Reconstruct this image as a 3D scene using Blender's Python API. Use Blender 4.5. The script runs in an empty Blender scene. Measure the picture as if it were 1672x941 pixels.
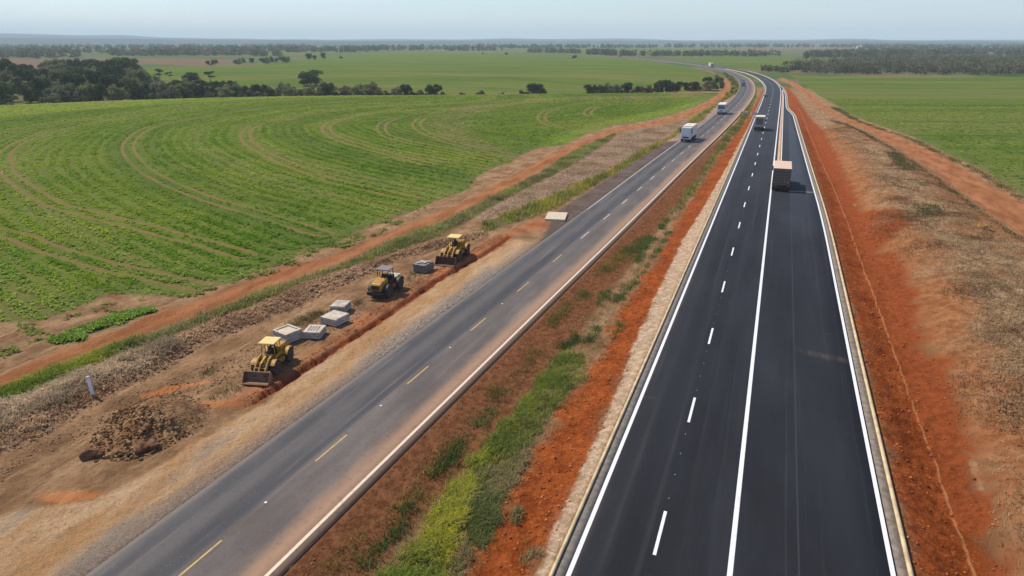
import bpy, bmesh, math, random
import numpy as np
from mathutils import Matrix, Vector
random.seed(7); RNG = np.random.default_rng(11)
SC = bpy.context.scene; COL = SC.collection

# ------------------------------------------------------------------ camera
f_, CX, CY, YH, CAMZ = 1115., 836., 470.5, 66., 21.5
pit = math.atan((CY-YH)/f_)
yaw = math.atan((1285-CX)/(f_*math.cos(pit)+(CY-YH)*math.sin(pit)))
Fv = np.array([-math.sin(yaw)*math.cos(pit), math.cos(yaw)*math.cos(pit), -math.sin(pit)])
Rv = np.array([math.cos(yaw), math.sin(yaw), 0.]); Uv = np.cross(Rv, Fv)
cam = bpy.data.cameras.new('camera'); co = bpy.data.objects.new('camera', cam); COL.objects.link(co)
cam.sensor_width = 36; cam.lens = 36*f_/1672; cam.clip_start = .5; cam.clip_end = 60000
m = Matrix.Identity(4)
for i in range(3):
    m[i][0] = Rv[i]; m[i][1] = Uv[i]; m[i][2] = -Fv[i]
m[2][3] = CAMZ
co.matrix_world = m; SC.camera = co

def P(x, y, z=0.):
    d = Fv+Rv*(x-CX)/f_+Uv*(CY-y)/f_
    return (d*((z-CAMZ)/d[2]))[:2]
def PP(l, z=0.): return np.array([P(x, y, z) for x, y in l])

# ------------------------------------------------------------------ small maths
def sm(x, a, b):
    t = np.clip((np.asarray(x, float)-a)/(b-a), 0, 1); return t*t*(3-2*t)
def _h(i, j, s):
    n = (i.astype(np.int64)*374761393+j.astype(np.int64)*668265263+s*974711) & 0xffffffff
    n = ((n ^ (n >> 13))*1274126177) & 0xffffffff
    return ((n ^ (n >> 16)) & 0xffff)/65535.
def vn(x, y, s=0):
    i = np.floor(x); j = np.floor(y); u = x-i; v = y-j; u = u*u*(3-2*u); v = v*v*(3-2*v)
    a = _h(i, j, s); b = _h(i+1, j, s); c = _h(i, j+1, s); d = _h(i+1, j+1, s)
    return (a*(1-u)+b*u)*(1-v)+(c*(1-u)+d*u)*v
def fbm(x, y, s=0, o=3):
    r = 0; a = .5; t = 0
    for k in range(o):
        r = r+a*vn(x*2**k, y*2**k, s+k*17); t += a; a *= .55
    return r/t
def sdf(pts, poly, margin=40.):
    """signed distance to a polygon in metres, positive inside, clamped at -margin"""
    out = np.full(len(pts), -float(margin))
    lo = poly.min(0)-margin; hi = poly.max(0)+margin
    idx = np.nonzero((pts[:, 0] > lo[0]) & (pts[:, 0] < hi[0]) & (pts[:, 1] > lo[1]) & (pts[:, 1] < hi[1]))[0]
    if len(idx) == 0: return out
    p = pts[idx]; d2 = np.full(len(p), 1e18); ins = np.zeros(len(p), bool)
    n = len(poly)
    for k in range(n):
        a = poly[k]; b = poly[(k+1) % n]; e = b-a; L = max(e@e, 1e-12)
        w = p-a; t = np.clip(w@e/L, 0, 1); q = w-t[:, None]*e
        d2 = np.minimum(d2, (q*q).sum(1))
        c = (a[1] <= p[:, 1]) != (b[1] <= p[:, 1])
        with np.errstate(divide='ignore', invalid='ignore'):
            xi = a[0]+(p[:, 1]-a[1])/(b[1]-a[1] if abs(b[1]-a[1]) > 1e-12 else 1e-12)*e[0]
        ins ^= c & (p[:, 0] < xi)
    d = np.sqrt(d2); out[idx] = np.maximum(np.where(ins, d, -d), -margin)
    return out
def usdf(pts, polys, margin=40.):
    r = np.full(len(pts), -float(margin))
    for q in polys: r = np.maximum(r, sdf(pts, q, margin))
    return r
def sline(pts, line, margin=30.):
    """signed distance to an open polyline"""
    out = np.full(len(pts), float(margin)); lo = line.min(0)-margin; hi = line.max(0)+margin
    idx = np.nonzero((pts[:, 0] > lo[0]) & (pts[:, 0] < hi[0]) & (pts[:, 1] > lo[1]) & (pts[:, 1] < hi[1]))[0]
    p = pts[idx]; best = np.full(len(p), 1e9); sg = np.ones(len(p))
    for k in range(len(line)-1):
        a = line[k]; e = line[k+1]-a; L = e@e
        w = p-a; t = np.clip(w@e/L, 0, 1); q = w-t[:, None]*e; d = np.sqrt((q*q).sum(1))
        c = d < best; best[c] = d[c]; sg[c] = np.sign(e[0]*w[c, 1]-e[1]*w[c, 0]+1e-9)
    out[idx] = np.minimum(best, margin)*sg
    return out
def smooth_line(l, n=8):
    """Catmull-Rom through a list of points"""
    l = np.asarray(l, float); q = np.vstack([2*l[0]-l[1], l, 2*l[-1]-l[-2]]); o = []
    for i in range(1, len(q)-2):
        for t in np.linspace(0, 1, n, endpoint=False):
            p0, p1, p2, p3 = q[i-1], q[i], q[i+1], q[i+2]
            o.append(.5*(2*p1+(p2-p0)*t+(2*p0-5*p1+4*p2-p3)*t*t+(3*p1-p0-3*p2+p3)*t**3))
    o.append(l[-1]); return np.array(o)
YG = np.arange(-60., 1400., 2.)
def xline(pts, sig=14.):
    """X as a smooth function of Y on the grid YG"""
    pts = sorted(((y, x) for x, y in pts)); y = [p[0] for p in pts]; x = [p[1] for p in pts]
    s0 = (x[1]-x[0])/(y[1]-y[0]); s1 = (x[-1]-x[-2])/(y[-1]-y[-2])
    g = np.interp(YG, y, x); g = np.where(YG < y[0], x[0]+(YG-y[0])*s0, g); g = np.where(YG > y[-1], x[-1]+(YG-y[-1])*s1, g)
    k = np.exp(-.5*(np.arange(-25, 26)*2/sig)**2); k /= k.sum()
    return np.convolve(np.pad(g, 25, mode='reflect', reflect_type='odd'), k, 'valid')
def offs(X, d):
    """shift the curve X(Y) sideways by d metres along its normal; returns points"""
    dx = np.gradient(X, YG); n = np.sqrt(1+dx*dx)
    return np.stack([X+d/n, YG-d*dx/n], 1)
def fx(X, y): return np.interp(y, YG, X)

# ------------------------------------------------------------------ road lines (metres; Y runs along the new road)
OR_R = xline([(-18.6, 0), (-18, 18), (-17.3, 40), (-16.5, 61), (-15.5, 88), (-14.5, 122), (-13.3, 155), (-12.1, 186), (-10.4, 251), (-10, 300), (-11.1, 350), (-13.5, 395), (-18.6, 452), (-28.5, 518), (-39.1, 569), (-56.1, 630), (-72.6, 679), (-89.6, 721), (-114, 786), (-152.5, 870), (-210, 984), (-257, 1055), (-420, 1260)])
NR_C = xline([(-2.75, 0), (-2.75, 250), (-2.8, 300), (-2.95, 340), (-3.7, 373), (-6.8, 421), (-12.2, 471), (-16.9, 502), (-22, 532), (-28.5, 560), (-35, 584), (-41, 606), (-54, 650), (-70, 700), (-92, 758), (-130, 842), (-188, 958), (-245, 1045), (-410, 1260)])
BAY_R = xline([(7., -20), (7., 85), (6.85, 100), (6.25, 131), (5.3, 183), (4.5, 228), (4.0, 237), (2.9, 247), (2.45, 258), (2.3, 300), (1.9, 330), (.9, 350), (-.3, 378)], 4.)
OR_W = 7.15
NR_edge_R = np.maximum(np.where(YG < 374, BAY_R+.17, -1e4), NR_C+3.4*np.sqrt(1+np.gradient(NR_C, YG)**2)); NR_edge_L = NR_C-3.36
DITCH = xline([tuple(p) for p in PP([(1595, 936), (1559, 827), (1523, 734), (1494, 661), (1456, 556), (1439, 506), (1412, 441), (1389, 372), (1366, 315), (1339, 257), (1316, 204), (1298, 170)], -.9)], 5.)

# ------------------------------------------------------------------ land cover outlines (traced on the ground plane)
FIELD_EDGE = [(-500, 560), (-200, 535), (0, 523), (60, 525), (130, 500), (170, 480), (240, 480), (300, 484), (331, 471), (382, 461), (400, 448), (435, 437), (473, 424), (492, 411), (537, 402), (559, 390), (598, 371), (636, 357), (664, 348), (700, 332), (735, 319), (770, 308), (766, 304), (779, 290), (798, 277), (833, 265), (845, 258), (860, 250), (877, 242), (916, 238), (960, 218), (1005, 204), (1053, 198), (1101, 186), (1142, 171), (1172, 154.5)]
CREST = [(1174, 151.5), (1000, 153), (700, 155.5), (400, 158.5), (200, 163.5), (0, 172), (-300, 186), (-700, 215)]
F_LEFT = PP(FIELD_EDGE+CREST)
F_PATCH = PP([(64, 555), (100, 545), (150, 527), (204, 508), (250, 497), (255, 508), (200, 528), (140, 545), (137, 557), (90, 562)])
F_RIGHT = PP([(1289, 122.5), (1315, 138), (1334, 154), (1362, 170), (1397, 191), (1436, 205), (1493, 224), (1525, 240), (1563, 259), (1608, 278.5), (1637, 298), (1672, 320), (1850, 400), (2100, 525), (2400, 675), (2400, 150), (1672, 127.5), (1500, 126), (1350, 124.5)])
F_FAR = PP([(1184, 142), (1172, 129), (1150, 117.5), (1120, 110), (1060, 99.5), (1005, 94), (940, 91), (880, 89), (740, 86), (640, 86), (560, 89), (500, 97), (400, 107), (300, 108), (225, 110), (215, 118), (240, 128), (300, 137), (450, 142), (560, 145), (700, 148), (870, 149), (1100, 148), (1168, 148)])
F_MID = PP([(1085, 94.5), (1180, 92), (1300, 95), (1355, 98), (1395, 103), (1350, 109), (1310, 112), (1245, 115.5), (1190, 109), (1140, 101)])
F_OTHER = [PP(q) for q in ([(800, 83), (1080, 80), (1300, 83), (1250, 86), (1000, 88)], [(1540, 92), (1672, 91), (1900, 92), (1900, 98), (1672, 97), (1560, 95)], [(300, 88), (560, 84), (540, 88), (420, 91)], [(-200, 84), (60, 82), (130, 84), (0, 88)], [(500, 80), (700, 78), (800, 80), (560, 83)])]
T_LEFT = PP([(-500, 760), (-200, 668), (0, 612), (48, 592), (137, 557), (204, 536), (255, 510), (303, 497), (400, 461), (457, 437), (537, 418), (604, 392), (655, 370), (719, 345), (755, 331), (798, 306), (855, 277), (890, 258), (922, 242), (973, 220), (1005, 209), (1053, 202), (1100, 190), (1142, 174), (1170, 155.5), (1182, 144), (1181, 131), (1170, 122.5), (1151, 115), (1125, 109),
             (1147, 113), (1164, 118), (1181, 126), (1193, 135), (1194, 146), (1187, 155), (1170, 169), (1130, 188), (1090, 203), (1021, 213), (1005, 216), (960, 234), (922, 254), (884, 279), (807, 318), (750, 345), (738, 353), (680, 375), (629, 394), (582, 420), (496, 449), (445, 466), (400, 485), (319, 515), (265, 534), (204, 555), (134, 579), (80, 603), (0, 635), (-200, 712), (-500, 830)])
T_RIGHT = PP([(1270, 130), (1289, 138), (1311, 152), (1327, 168), (1350, 184), (1382, 199), (1413, 212), (1442, 227.5), (1477, 247), (1519, 275), (1557, 304), (1605, 342), (1672, 384), (1850, 486), (2100, 640), (2400, 830), (2400, 700), (2100, 545), (1850, 415), (1672, 330), (1621, 304), (1573, 275), (1541, 256), (1493, 234), (1448, 215), (1407, 199), (1375, 189), (1343, 170), (1324, 153), (1305, 138), (1276, 126)])
WIND_R = [(-300, 880), (0, 745), (72, 712), (127, 676), (156, 654), (232, 622), (275, 600), (319, 570), (400, 535), (470, 507), (534, 478), (591, 453), (642, 427), (687, 415), (731, 402), (800, 383)]
WIND_L = [(790, 376), (720, 392), (660, 408), (580, 436), (510, 457), (450, 482), (400, 506), (351, 521), (277, 554), (223, 573), (147, 600), (64, 637), (0, 662), (-300, 775)]
WINDROW = PP(WIND_R+WIND_L)
VERGE = PP([(-500, 832), (-200, 714), (0, 637), (80, 605), (134, 581), (204, 557), (265, 536), (319, 517), (400, 487), (445, 468), (496, 451), (582, 422), (629, 396), (680, 377), (738, 355), (807, 320), (884, 281), (922, 256), (960, 236), (1005, 218), (1000, 228), (930, 272), (850, 312), (790, 345), (720, 385), (660, 405), (580, 434), (510, 455), (450, 480), (400, 504), (351, 519), (277, 552), (223, 571), (147, 598), (64, 635), (0, 660), (-300, 772)])
VERGE2 = PP([(770, 383), (814, 372), (877, 352), (915, 335), (960, 308), (1027, 270), (1088, 231), (1120, 215), (1142, 201), (1171, 171), (1205, 150), (1207, 143), (1200, 133), (1190, 124), (1182, 119), (1192, 130), (1197, 142), (1190, 155), (1172, 168), (1128, 196), (1098, 222), (1050, 246), (1000, 276), (930, 308), (870, 330), (800, 360)])
DRY_L = PP([(775, 362), (790, 347), (850, 314), (930, 274), (1005, 222), (1040, 210), (1090, 204), (1128, 192), (1110, 208), (1085, 222), (1050, 244), (1000, 274), (930, 306), (870, 328), (800, 358)])
DRY_R = PP([(1336, 213), (1370, 202), (1382, 202), (1413, 215), (1442, 231), (1477, 251), (1519, 279), (1557, 308), (1605, 346), (1672, 390), (1850, 495), (2100, 650), (2300, 900), (2300, 1200), (1720, 1100), (1650, 941), (1585, 722), (1508, 556), (1470, 440), (1430, 400), (1404, 345), (1366, 257)])
GRAV = PP([(909, 391), (880, 398), (840, 390), (800, 413), (719, 459), (629, 523), (505, 603), (399, 677), (326, 719), (232, 777), (150, 812), (40, 832), (-100, 870), (-300, 930), (-300, 1200), (0, 1100), (156, 941), (400, 761), (622, 600), (800, 466)])
CREAM = PP([(895, 960), (902, 941), (1050, 600), (1163, 350), (1230, 195), (1226, 198), (1200, 248), (1160, 318), (1115, 388), (1075, 470), (1035, 560), (1005, 640), (962, 740), (905, 860), (872, 941), (862, 960)])
GREYP = PP([(585, 590), (640, 545), (700, 507), (760, 467), (800, 440), (825, 438), (790, 472), (720, 522), (650, 575), (605, 602)])
TRENCH = PP([(838, 386), (800, 411), (719, 457.5), (629, 521.5), (505, 601.5), (432, 650), (405, 662), (426, 643), (492, 599), (616, 519), (709, 455), (792, 409), (830, 385)])
PLATF = PP([(838, 384), (800, 406), (700, 456), (600, 528), (500, 590), (430, 640), (395, 668), (360, 665), (420, 622), (470, 600), (560, 540), (620, 495), (690, 455), (740, 428), (800, 390), (850, 368), (886, 352), (910, 350), (892, 374), (862, 378)])
ORANGE = [PP(q) for q in ([(220, 646), (270, 630), (330, 621), (346, 624), (300, 634), (240, 652)], [(312, 655), (380, 653), (402, 660), (330, 666)], [(50, 808), (100, 801), (160, 798), (178, 810), (90, 824)], [(205, 795), (330, 715), (345, 722), (220, 800)])]
RED_M = PP([(600, 1000), (735, 941), (790, 850), (862, 740), (930, 640), (985, 560), (1010, 500), (1060, 430), (1110, 350), (1160, 272), (1200, 217), (1225, 187), (1236, 165), (1243, 150), (1250, 140), (1249, 160), (1240, 180), (1203, 250), (1163, 330), (1115, 400), (1080, 480), (1040, 565), (1010, 640), (967, 740), (910, 860), (876, 941), (830, 1050)])
RED_R = PP([(1540, 1100), (1500, 960), (1403, 560), (1370, 430), (1335, 300), (1310, 219), (1300, 190), (1290, 180), (1285, 165), (1281, 150), (1284, 140), (1300, 158), (1322, 190), (1345, 212), (1370, 257), (1398, 315), (1412, 345), (1445, 350), (1475, 358), (1480, 380), (1436, 405), (1470, 420), (1490, 464), (1515, 556), (1545, 590), (1565, 641), (1590, 722), (1620, 800), (1660, 941), (1730, 1100)])
DARK_M = PP([(350, 1030), (440, 945), (792, 602), (1048, 352), (1157, 242), (1192, 212), (1224, 177), (1232, 176), (1165, 258), (1085, 355), (985, 480), (900, 590), (800, 705), (640, 880), (560, 990)])
APRON = PP([(909, 345), (1027, 270), (1088, 231), (1114, 230), (1069, 268), (1005, 312), (948, 359), (915, 390), (880, 398)])
PINK = PP([(1088, 231), (1128, 202), (1170, 172), (1191, 161), (1206, 150), (1209, 146), (1190, 166), (1138, 213), (1114, 230)])
SCRUB = [PP(q) for q in ([(-100, 96), (0, 96), (120, 96), (200, 98), (170, 106), (110, 114), (40, 124), (-100, 135)], [(200, 96.5), (300, 95.5), (420, 97), (360, 105), (230, 104)], [(1300, 96), (1400, 98), (1396, 101), (1340, 99)], [(1190, 79), (1400, 76.5), (1380, 80), (1200, 83)])]
LIME = PP([(-300, 186), (0, 172), (200, 163.5), (400, 158.5), (640, 156), (400, 163), (200, 174), (0, 191), (-300, 215)])
LIME2 = PP([(880, 240), (916, 237), (960, 218), (1005, 204), (1053, 197), (1101, 186), (1142, 171), (1150, 163), (1090, 178), (1020, 192), (950, 208), (900, 226)])
PALE = PP([(690, 200), (740, 178), (820, 165), (950, 158), (1130, 156), (1130, 160), (960, 163), (840, 172), (760, 190), (770, 225), (850, 255), (830, 262), (740, 235)])
TRAMS = [smooth_line(PP(q), 5) for q in (
    [(528, 382), (419, 347), (335, 322), (272, 297), (234.5, 276), (213.5, 255), (209, 238), (218, 225), (234.5, 213), (268, 202), (335, 190), (419, 177), (544, 167), (700, 161)],
    [(400, 415), (335, 397), (209, 363.5), (105, 338), (54, 315), (21, 292), (8, 271), (8, 250), (29, 234), (63, 219), (92, 211), (167.5, 196), (251, 181), (377, 169), (502, 161)],
    [(670, 322), (544, 294), (473, 269), (423, 246), (402, 229.5), (404, 213), (427, 202), (502, 188), (586, 175), (700, 169)],
    [(-200, 330), (0, 377), (64, 399), (118, 417), (191, 436), (271, 455), (335, 468)],
    [(700, 269), (620, 248), (548.6, 225), (532, 208.6), (549, 196), (620, 181), (720, 169)],
    [(850, 256), (760, 240), (700, 220), (680, 205), (690, 193), (720, 182), (780, 170), (850, 163), (960, 159)],
    [(960, 215), (905, 205), (884, 195), (892, 183), (930, 173), (1000, 166), (1060, 163)],
    [(1010, 197), (965, 190), (962, 181), (990, 173), (1060, 168)],
    [(800, 262), (735, 246), (640, 226), (622, 208), (640, 194), (690, 182)])]
FARLINES = [PP(q) for q in ([(540, 120), (700, 124), (835, 128.5), (949, 133.7), (1120, 134)], [(700, 104), (783, 106), (950, 109), (1120, 110.5)], [(300, 112), (420, 115), (560, 118)], [(1334, 148), (1500, 150), (1900, 151)], [(1480, 199), (1557, 200), (1672, 201), (1900, 203)], [(1440, 221), (1493, 221), (1672, 222), (1900, 225)], [(1380, 170), (1672, 172), (1900, 173)])]
CRESTL = PP(CREST)

# ------------------------------------------------------------------ terrain height
def road_cover(p):
    """metres inside the paved sheets (positive) for each point"""
    x, y = p[:, 0], p[:, 1]
    so = np.sqrt(1+np.interp(y, YG, np.gradient(OR_R, YG))**2)
    r = fx(OR_R, y)+.45; l = fx(OR_R, y)-OR_W*so
    d1 = np.minimum(r-x, x-l)/so
    l2 = fx(NR_edge_L, y)-.6; r2 = fx(NR_edge_R, y)+.6
    d2 = np.minimum(r2-x, x-l2)/np.sqrt(1+np.interp(y, YG, np.gradient(NR_C, YG))**2)
    return np.where(y < 1300, np.maximum(d1, d2), -50)
def hgt(p):
    x, y = p[:, 0], p[:, 1]; r = np.hypot(x, y)
    cov = road_cover(p)
    off = sm(-cov, 0, 3)
    z = np.full(len(p), -.05)
    z -= .3*sm(cov, -.25, .25)
    nearr = 1-sm(r, 60, 140)
    z += off*(.20*(fbm(x*.9, y*.7, 3)-.5)+nearr*.13*(fbm(x*2.3, y*2., 4, 2)-.5))
    z += sm(-cov, 10, 45)*(.9*(fbm(x/60, y/60, 9)-.5)+sm(r, 320, 700)*2.2*(fbm(x/260, y/260, 21)-.5))
    z -= .5*sm(sdf(p, TRENCH, 5)+.5*(fbm(x*1.1, y*1.1, 14, 2)-.5), -.12, .4)
    w = sdf(p, WINDROW, 12)
    z += sm(w, -.1, 1.5)*(.0+.62*fbm(x*.8, y*.8, 31))
    v = sdf(p, VERGE, 12); z += sm(v, 0, 2)*.25*fbm(x*.5, y*.5, 5)
    a = fx(OR_R, y)+.5; b = fx(NR_edge_L, y)-.8; t = np.clip((x-a)/(b-a), 0, 1); gap = np.clip(b-a, 0, 12)
    z -= np.where((x > a) & (x < b), .07*gap*np.sin(np.pi*t)**1.0, 0)*(y < 330)
    dd = x-fx(DITCH, y); fd = sm(y, 5, 20)*(1-sm(y, 190, 245))
    z -= fd*.9*np.exp(-np.where(dd < 0, dd/1.9, dd/2.6)**2)
    dr = sdf(p, DRY_R, 30); z += fd*sm(dr, -1.5, 5)*(.9+.9*(fbm(x*.18, y*.18, 41)-.4))*(1-sm(dr, 12, 30)*.6)
    z += fd*(1-sm(r, 110, 190))*sm(np.maximum(sdf(p, RED_R, 10.), dr), 0, 2)*(.42*(fbm(x*.28+3*fbm(x*.2, y*.2, 44), y*1.25, 43, 3)-.5)+.2*(fbm(x*1.6, y*1.6, 45, 2)-.5))
    rr = sdf(p, RED_R, 10); z += sm(np.maximum(rr, sdf(p, RED_M, 10.)), 0, 1)*(.25*(fbm(x*.8, y*.8, 51)-.5)+nearr*.16*(fbm(x*3., y*2.4, 52, 2)-.5))
    g = sline(p, CRESTL, 160.); g = np.where(g < 0, -g, -g)       # beyond the crest the line lies to the left: negative
    g = np.where(r > 150, g, -160.)
    corr = sm(fx(OR_R, y)-x, 22, 60)
    z -= corr*2.3*sm(g, 0, 16)*(1-sm(g, 55, 140))
    return z
def H1(x, y): return float(hgt(np.array([[x, y]], float))[0])

def bandval(p):
    d = np.where(p[:, 0] > 0, (p@Fv[:2])*1.06+6*fbm(p[:, 0]/40, p[:, 1]/40, 7), sline(p, TRAMS[0], 260.)+2*fbm(p[:, 0]/30, p[:, 1]/30, 8))
    return d
def band(d): return .5*vn(d/11, d*0, 3)+.3*vn(d/4.1, d*0+9, 4)+.2*vn(d/1.7, d*0+5, 6)

# ------------------------------------------------------------------ materials
class NT:
    def __init__(s, name):
        s.m = bpy.data.materials.new(name); s.m.use_nodes = True; s.t = s.m.node_tree; s.n = s.t.nodes; s.n.clear()
        s.out = s.n.new('ShaderNodeOutputMaterial'); s.pos = None
    def new(s, k, **kw):
        n = s.n.new(k)
        for a, v in kw.items(): setattr(n, a, v)
        return n
    def put(s, sock, v):
        if isinstance(v, bpy.types.NodeSocket): s.t.links.new(v, sock)
        elif isinstance(v, (tuple, list)) and sock.type == 'RGBA': sock.default_value = (*v[:3], 1)
        else: sock.default_value = v
    def math(s, op, a, b=0., c=None, clamp=False):
        n = s.new('ShaderNodeMath', operation=op, use_clamp=clamp); s.put(n.inputs[0], a); s.put(n.inputs[1], b)
        if c is not None: s.put(n.inputs[2], c)
        return n.outputs[0]
    def mix(s, f, a, b, mode='MIX'):
        n = s.new('ShaderNodeMix', data_type='RGBA', blend_type=mode); s.put(n.inputs[0], f); s.put(n.inputs[6], a); s.put(n.inputs[7], b)
        return n.outputs[2]
    def ss(s, x, a, b, lo=0., hi=1.):
        n = s.new('ShaderNodeMapRange', interpolation_type='SMOOTHSTEP'); s.put(n.inputs[0], x)
        n.inputs[1].default_value = a; n.inputs[2].default_value = b; n.inputs[3].default_value = lo; n.inputs[4].default_value = hi
        return n.outputs[0]
    def attr(s, name, out='Fac'): return s.new('ShaderNodeAttribute', attribute_name=name).outputs[out]
    def P(s):
        if s.pos is None: s.pos = s.new('ShaderNodeNewGeometry').outputs['Position']
        return s.pos
    def noise(s, scale, vec=None, detail=3., rough=.55, sc3=None, dist=0.):
        v = vec if vec is not None else s.P()
        if sc3:
            q = s.new('ShaderNodeVectorMath', operation='MULTIPLY'); s.put(q.inputs[0], v); q.inputs[1].default_value = sc3; v = q.outputs[0]
        n = s.new('ShaderNodeTexNoise'); s.put(n.inputs['Vector'], v); n.inputs['Scale'].default_value = scale
        n.inputs['Detail'].default_value = detail; n.inputs['Roughness'].default_value = rough; n.inputs['Distortion'].default_value = dist
        return n.outputs['Fac']
    def obj(s): return s.new('ShaderNodeTexCoord').outputs['Object']
    def bsdf(s, col, rough=.8, metal=0., spec=.3, bump=None, bstr=.3, bdist=.05, **kw):
        b = s.new('ShaderNodeBsdfPrincipled'); s.put(b.inputs['Base Color'], col); s.put(b.inputs['Roughness'], rough); s.put(b.inputs['Metallic'], metal)
        b.inputs['Specular IOR Level'].default_value = spec
        if bump is not None:
            q = s.new('ShaderNodeBump'); q.inputs['Strength'].default_value = bstr; q.inputs['Distance'].default_value = bdist
            s.put(q.inputs['Height'], bump); s.t.links.new(q.outputs[0], b.inputs['Normal'])
        for k, v in kw.items(): s.put(b.inputs[k], v)
        s.t.links.new(b.outputs[0], s.out.inputs[0]); return s.m

def paint(name, col, rough=.5, metal=0., dirt=(.2, .1, .055), amt=.35, scale=2.5):
    t = NT(name); o = t.obj(); n = t.noise(scale, o, 5., .65); n2 = t.noise(scale*7, o, 3.)
    z = t.new('ShaderNodeSeparateXYZ'); t.put(z.inputs[0], o)
    k = t.ss(n, .5-.12*amt, .78, 0, amt)
    k = t.math('ADD', k, t.ss(z.outputs[2], 1.5, .2, 0, amt*.9), clamp=True)
    c = t.mix(t.math('MULTIPLY', k, t.ss(n2, .25, .7, .5, 1.)), col, dirt)
    return t.bsdf(c, t.math('ADD', rough, t.math('MULTIPLY', k, .3)), metal, .4, n2, .08, .02)
def flat(name, col, rough=.6, metal=0., v=.25, scale=6.):
    t = NT(name); n = t.noise(scale, t.obj(), 4., .6)
    c = t.mix(t.ss(n, .25, .75), [q*(1-v) for q in col], [q*(1+v) for q in col])
    return t.bsdf(c, rough, metal, .35, n, .1, .02)

# --- ground
def ground_material():
    t = NT('ground_earth')
    n1 = t.noise(.35, None, 6., .6); n2 = t.noise(2.2, None, 5., .65); n3 = t.noise(.07, None, 4., .6); nf = t.noise(9., None, 3., .6)
    st = t.noise(1., None, 4., .6, (1.6, .12, 1.))         # streaks along the road
    nb = t.noise(.011, None, 4., .6)
    jag = t.math('ADD', t.math('MULTIPLY', t.math('SUBTRACT', n1, .5), 2.2), t.math('MULTIPLY', t.math('SUBTRACT', n2, .5), 1.3))
    def edge(name, w=.5, j=1.):
        return t.ss(t.math('ADD', t.attr(name), t.math('MULTIPLY', jag, j)), -w, w)
    def lay(c, m_, c1, c2, nz, a=.3, b=.7):
        return t.mix(m_, c, t.mix(t.ss(nz, a, b), c1, c2))
    gd = t.math('MULTIPLY', n2, n1)
    # bare soil
    c = t.mix(t.ss(n1, .3, .7), (.19, .105, .05), (.37, .225, .118)); c = t.mix(t.ss(n2, .45, .8, 0, .7), c, (.13, .068, .034)); c = t.mix(t.ss(st, .54, .7, 0, .55), c, (.47, .31, .17)); c = t.mix(t.ss(st, .46, .3, 0, .5), c, (.15, .08, .04))
    # far mottled country
    far = t.mix(t.ss(nb, .35, .65), (.07, .105, .035), (.16, .125, .07)); far = t.mix(t.ss(t.noise(.004, None, 3., .5, (1, 2.5, 1)), .45, .6), far, (.06, .11, .03))
    c = t.mix(t.ss(t.attr('far'), 0, 60), c, far)
    c = lay(c, edge('scrub', 4., 4.), (.20, .10, .07), (.12, .10, .06), t.noise(.05, None, 5., .7))
    c = lay(c, edge('green', .8, 1.2), (.085, .095, .028), (.15, .125, .05), n1)
    c = lay(c, edge('dry', .7, 1.2), (.20, .13, .08), (.40, .28, .175), t.noise(1.3, None, 6., .75), .35, .65)
    c = lay(c, edge('dryr', 1.2, 2.), (.21, .072, .024), (.37, .175, .078), t.noise(1.1, None, 6., .75), .32, .68)
    c = lay(c, t.math('MULTIPLY', t.ss(t.math('ADD', t.attr('dryr'), t.math('MULTIPLY', t.math('SUBTRACT', t.noise(.12, None, 5., .65), .5), 20.)), .5, 8., 0, .92), t.ss(t.noise(.16, None, 4., .6), .26, .5, .3, 1.)), (.17, .098, .048), (.42, .29, .165), t.noise(1.6, None, 6., .75, (1., .8, 1.)), .35, .65)
    c = lay(c, edge('windrow', .35, .6), (.17, .095, .05), (.42, .265, .155), t.noise(1.7, None, 6., .75), .35, .68)
    c = lay(c, edge('dark', .4, .5), (.12, .046, .019), (.25, .105, .046), n2)
    red = t.mix(t.ss(n1, .3, .7), (.205, .045, .008), (.37, .094, .021)); red = t.mix(t.ss(n2, .45, .75, 0, .75), red, (.115, .026, .009)); red = t.mix(t.ss(nf, .55, .78, 0, .45), red, (.42, .15, .055)); red = t.mix(t.ss(t.noise(1., None, 4., .6, (2.2, .1, 1.)), .56, .72, 0, .45), red, (.17, .036, .012))
    nw = t.noise(2.6, None, 5., .65, None, 2.2); red = t.mix(t.ss(nw, .48, .62, 0, .65), red, (.15, .034, .010)); red = t.mix(t.ss(nw, .44, .34, 0, .5), red, (.48, .165, .05))
    dt = t.math('ADD', t.attr('ditch'), t.math('MULTIPLY', t.math('SUBTRACT', n1, .5), 3.)); red = t.mix(t.math('MULTIPLY', t.ss(dt, -.3, .5), t.ss(dt, 5.5, 3., 0, .8)), red, t.mix(t.ss(n2, .35, .65), (.16, .04, .013), (.30, .078, .024)))
    red = t.mix(t.math('MULTIPLY', t.ss(t.math('ABSOLUTE', t.math('ADD', dt, 2.2)), 1.2, .3, 0, .5), t.ss(n2, .4, .6)), red, (.16, .042, .015))
    red = t.mix(t.math('MULTIPLY', t.ss(t.math('ABSOLUTE', t.math('ADD', t.attr('ditch'), t.math('MULTIPLY', n1, .25))), .10, .03, 0, .55), t.ss(n2, .3, .5)), red, (.50, .24, .11))
    c = t.mix(edge('red', .7, 1.6), c, red)
    org = t.mix(t.ss(n1, .35, .65), (.42, .16, .055), (.52, .25, .105))
    c = t.mix(edge('orange', .25, .45), c, org)
    c = lay(c, t.math('MULTIPLY', edge('platf', .6, 1.), t.ss(t.noise(.3, None, 4., .6), .35, .6, .5, 1.)), (.27, .092, .036), (.45, .175, .075), n1)
    # gravel shoulder: sandy tan, orange wash, grey stone
    gv = t.mix(t.ss(t.noise(.45, None, 5., .65, (1.1, .35, 1)), .35, .62), (.50, .335, .19), (.40, .22, .095)); gv = t.mix(t.ss(t.noise(.22, None, 5., .6, (1.2, .35, 1)), .52, .66), gv, (.30, .23, .165))
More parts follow.
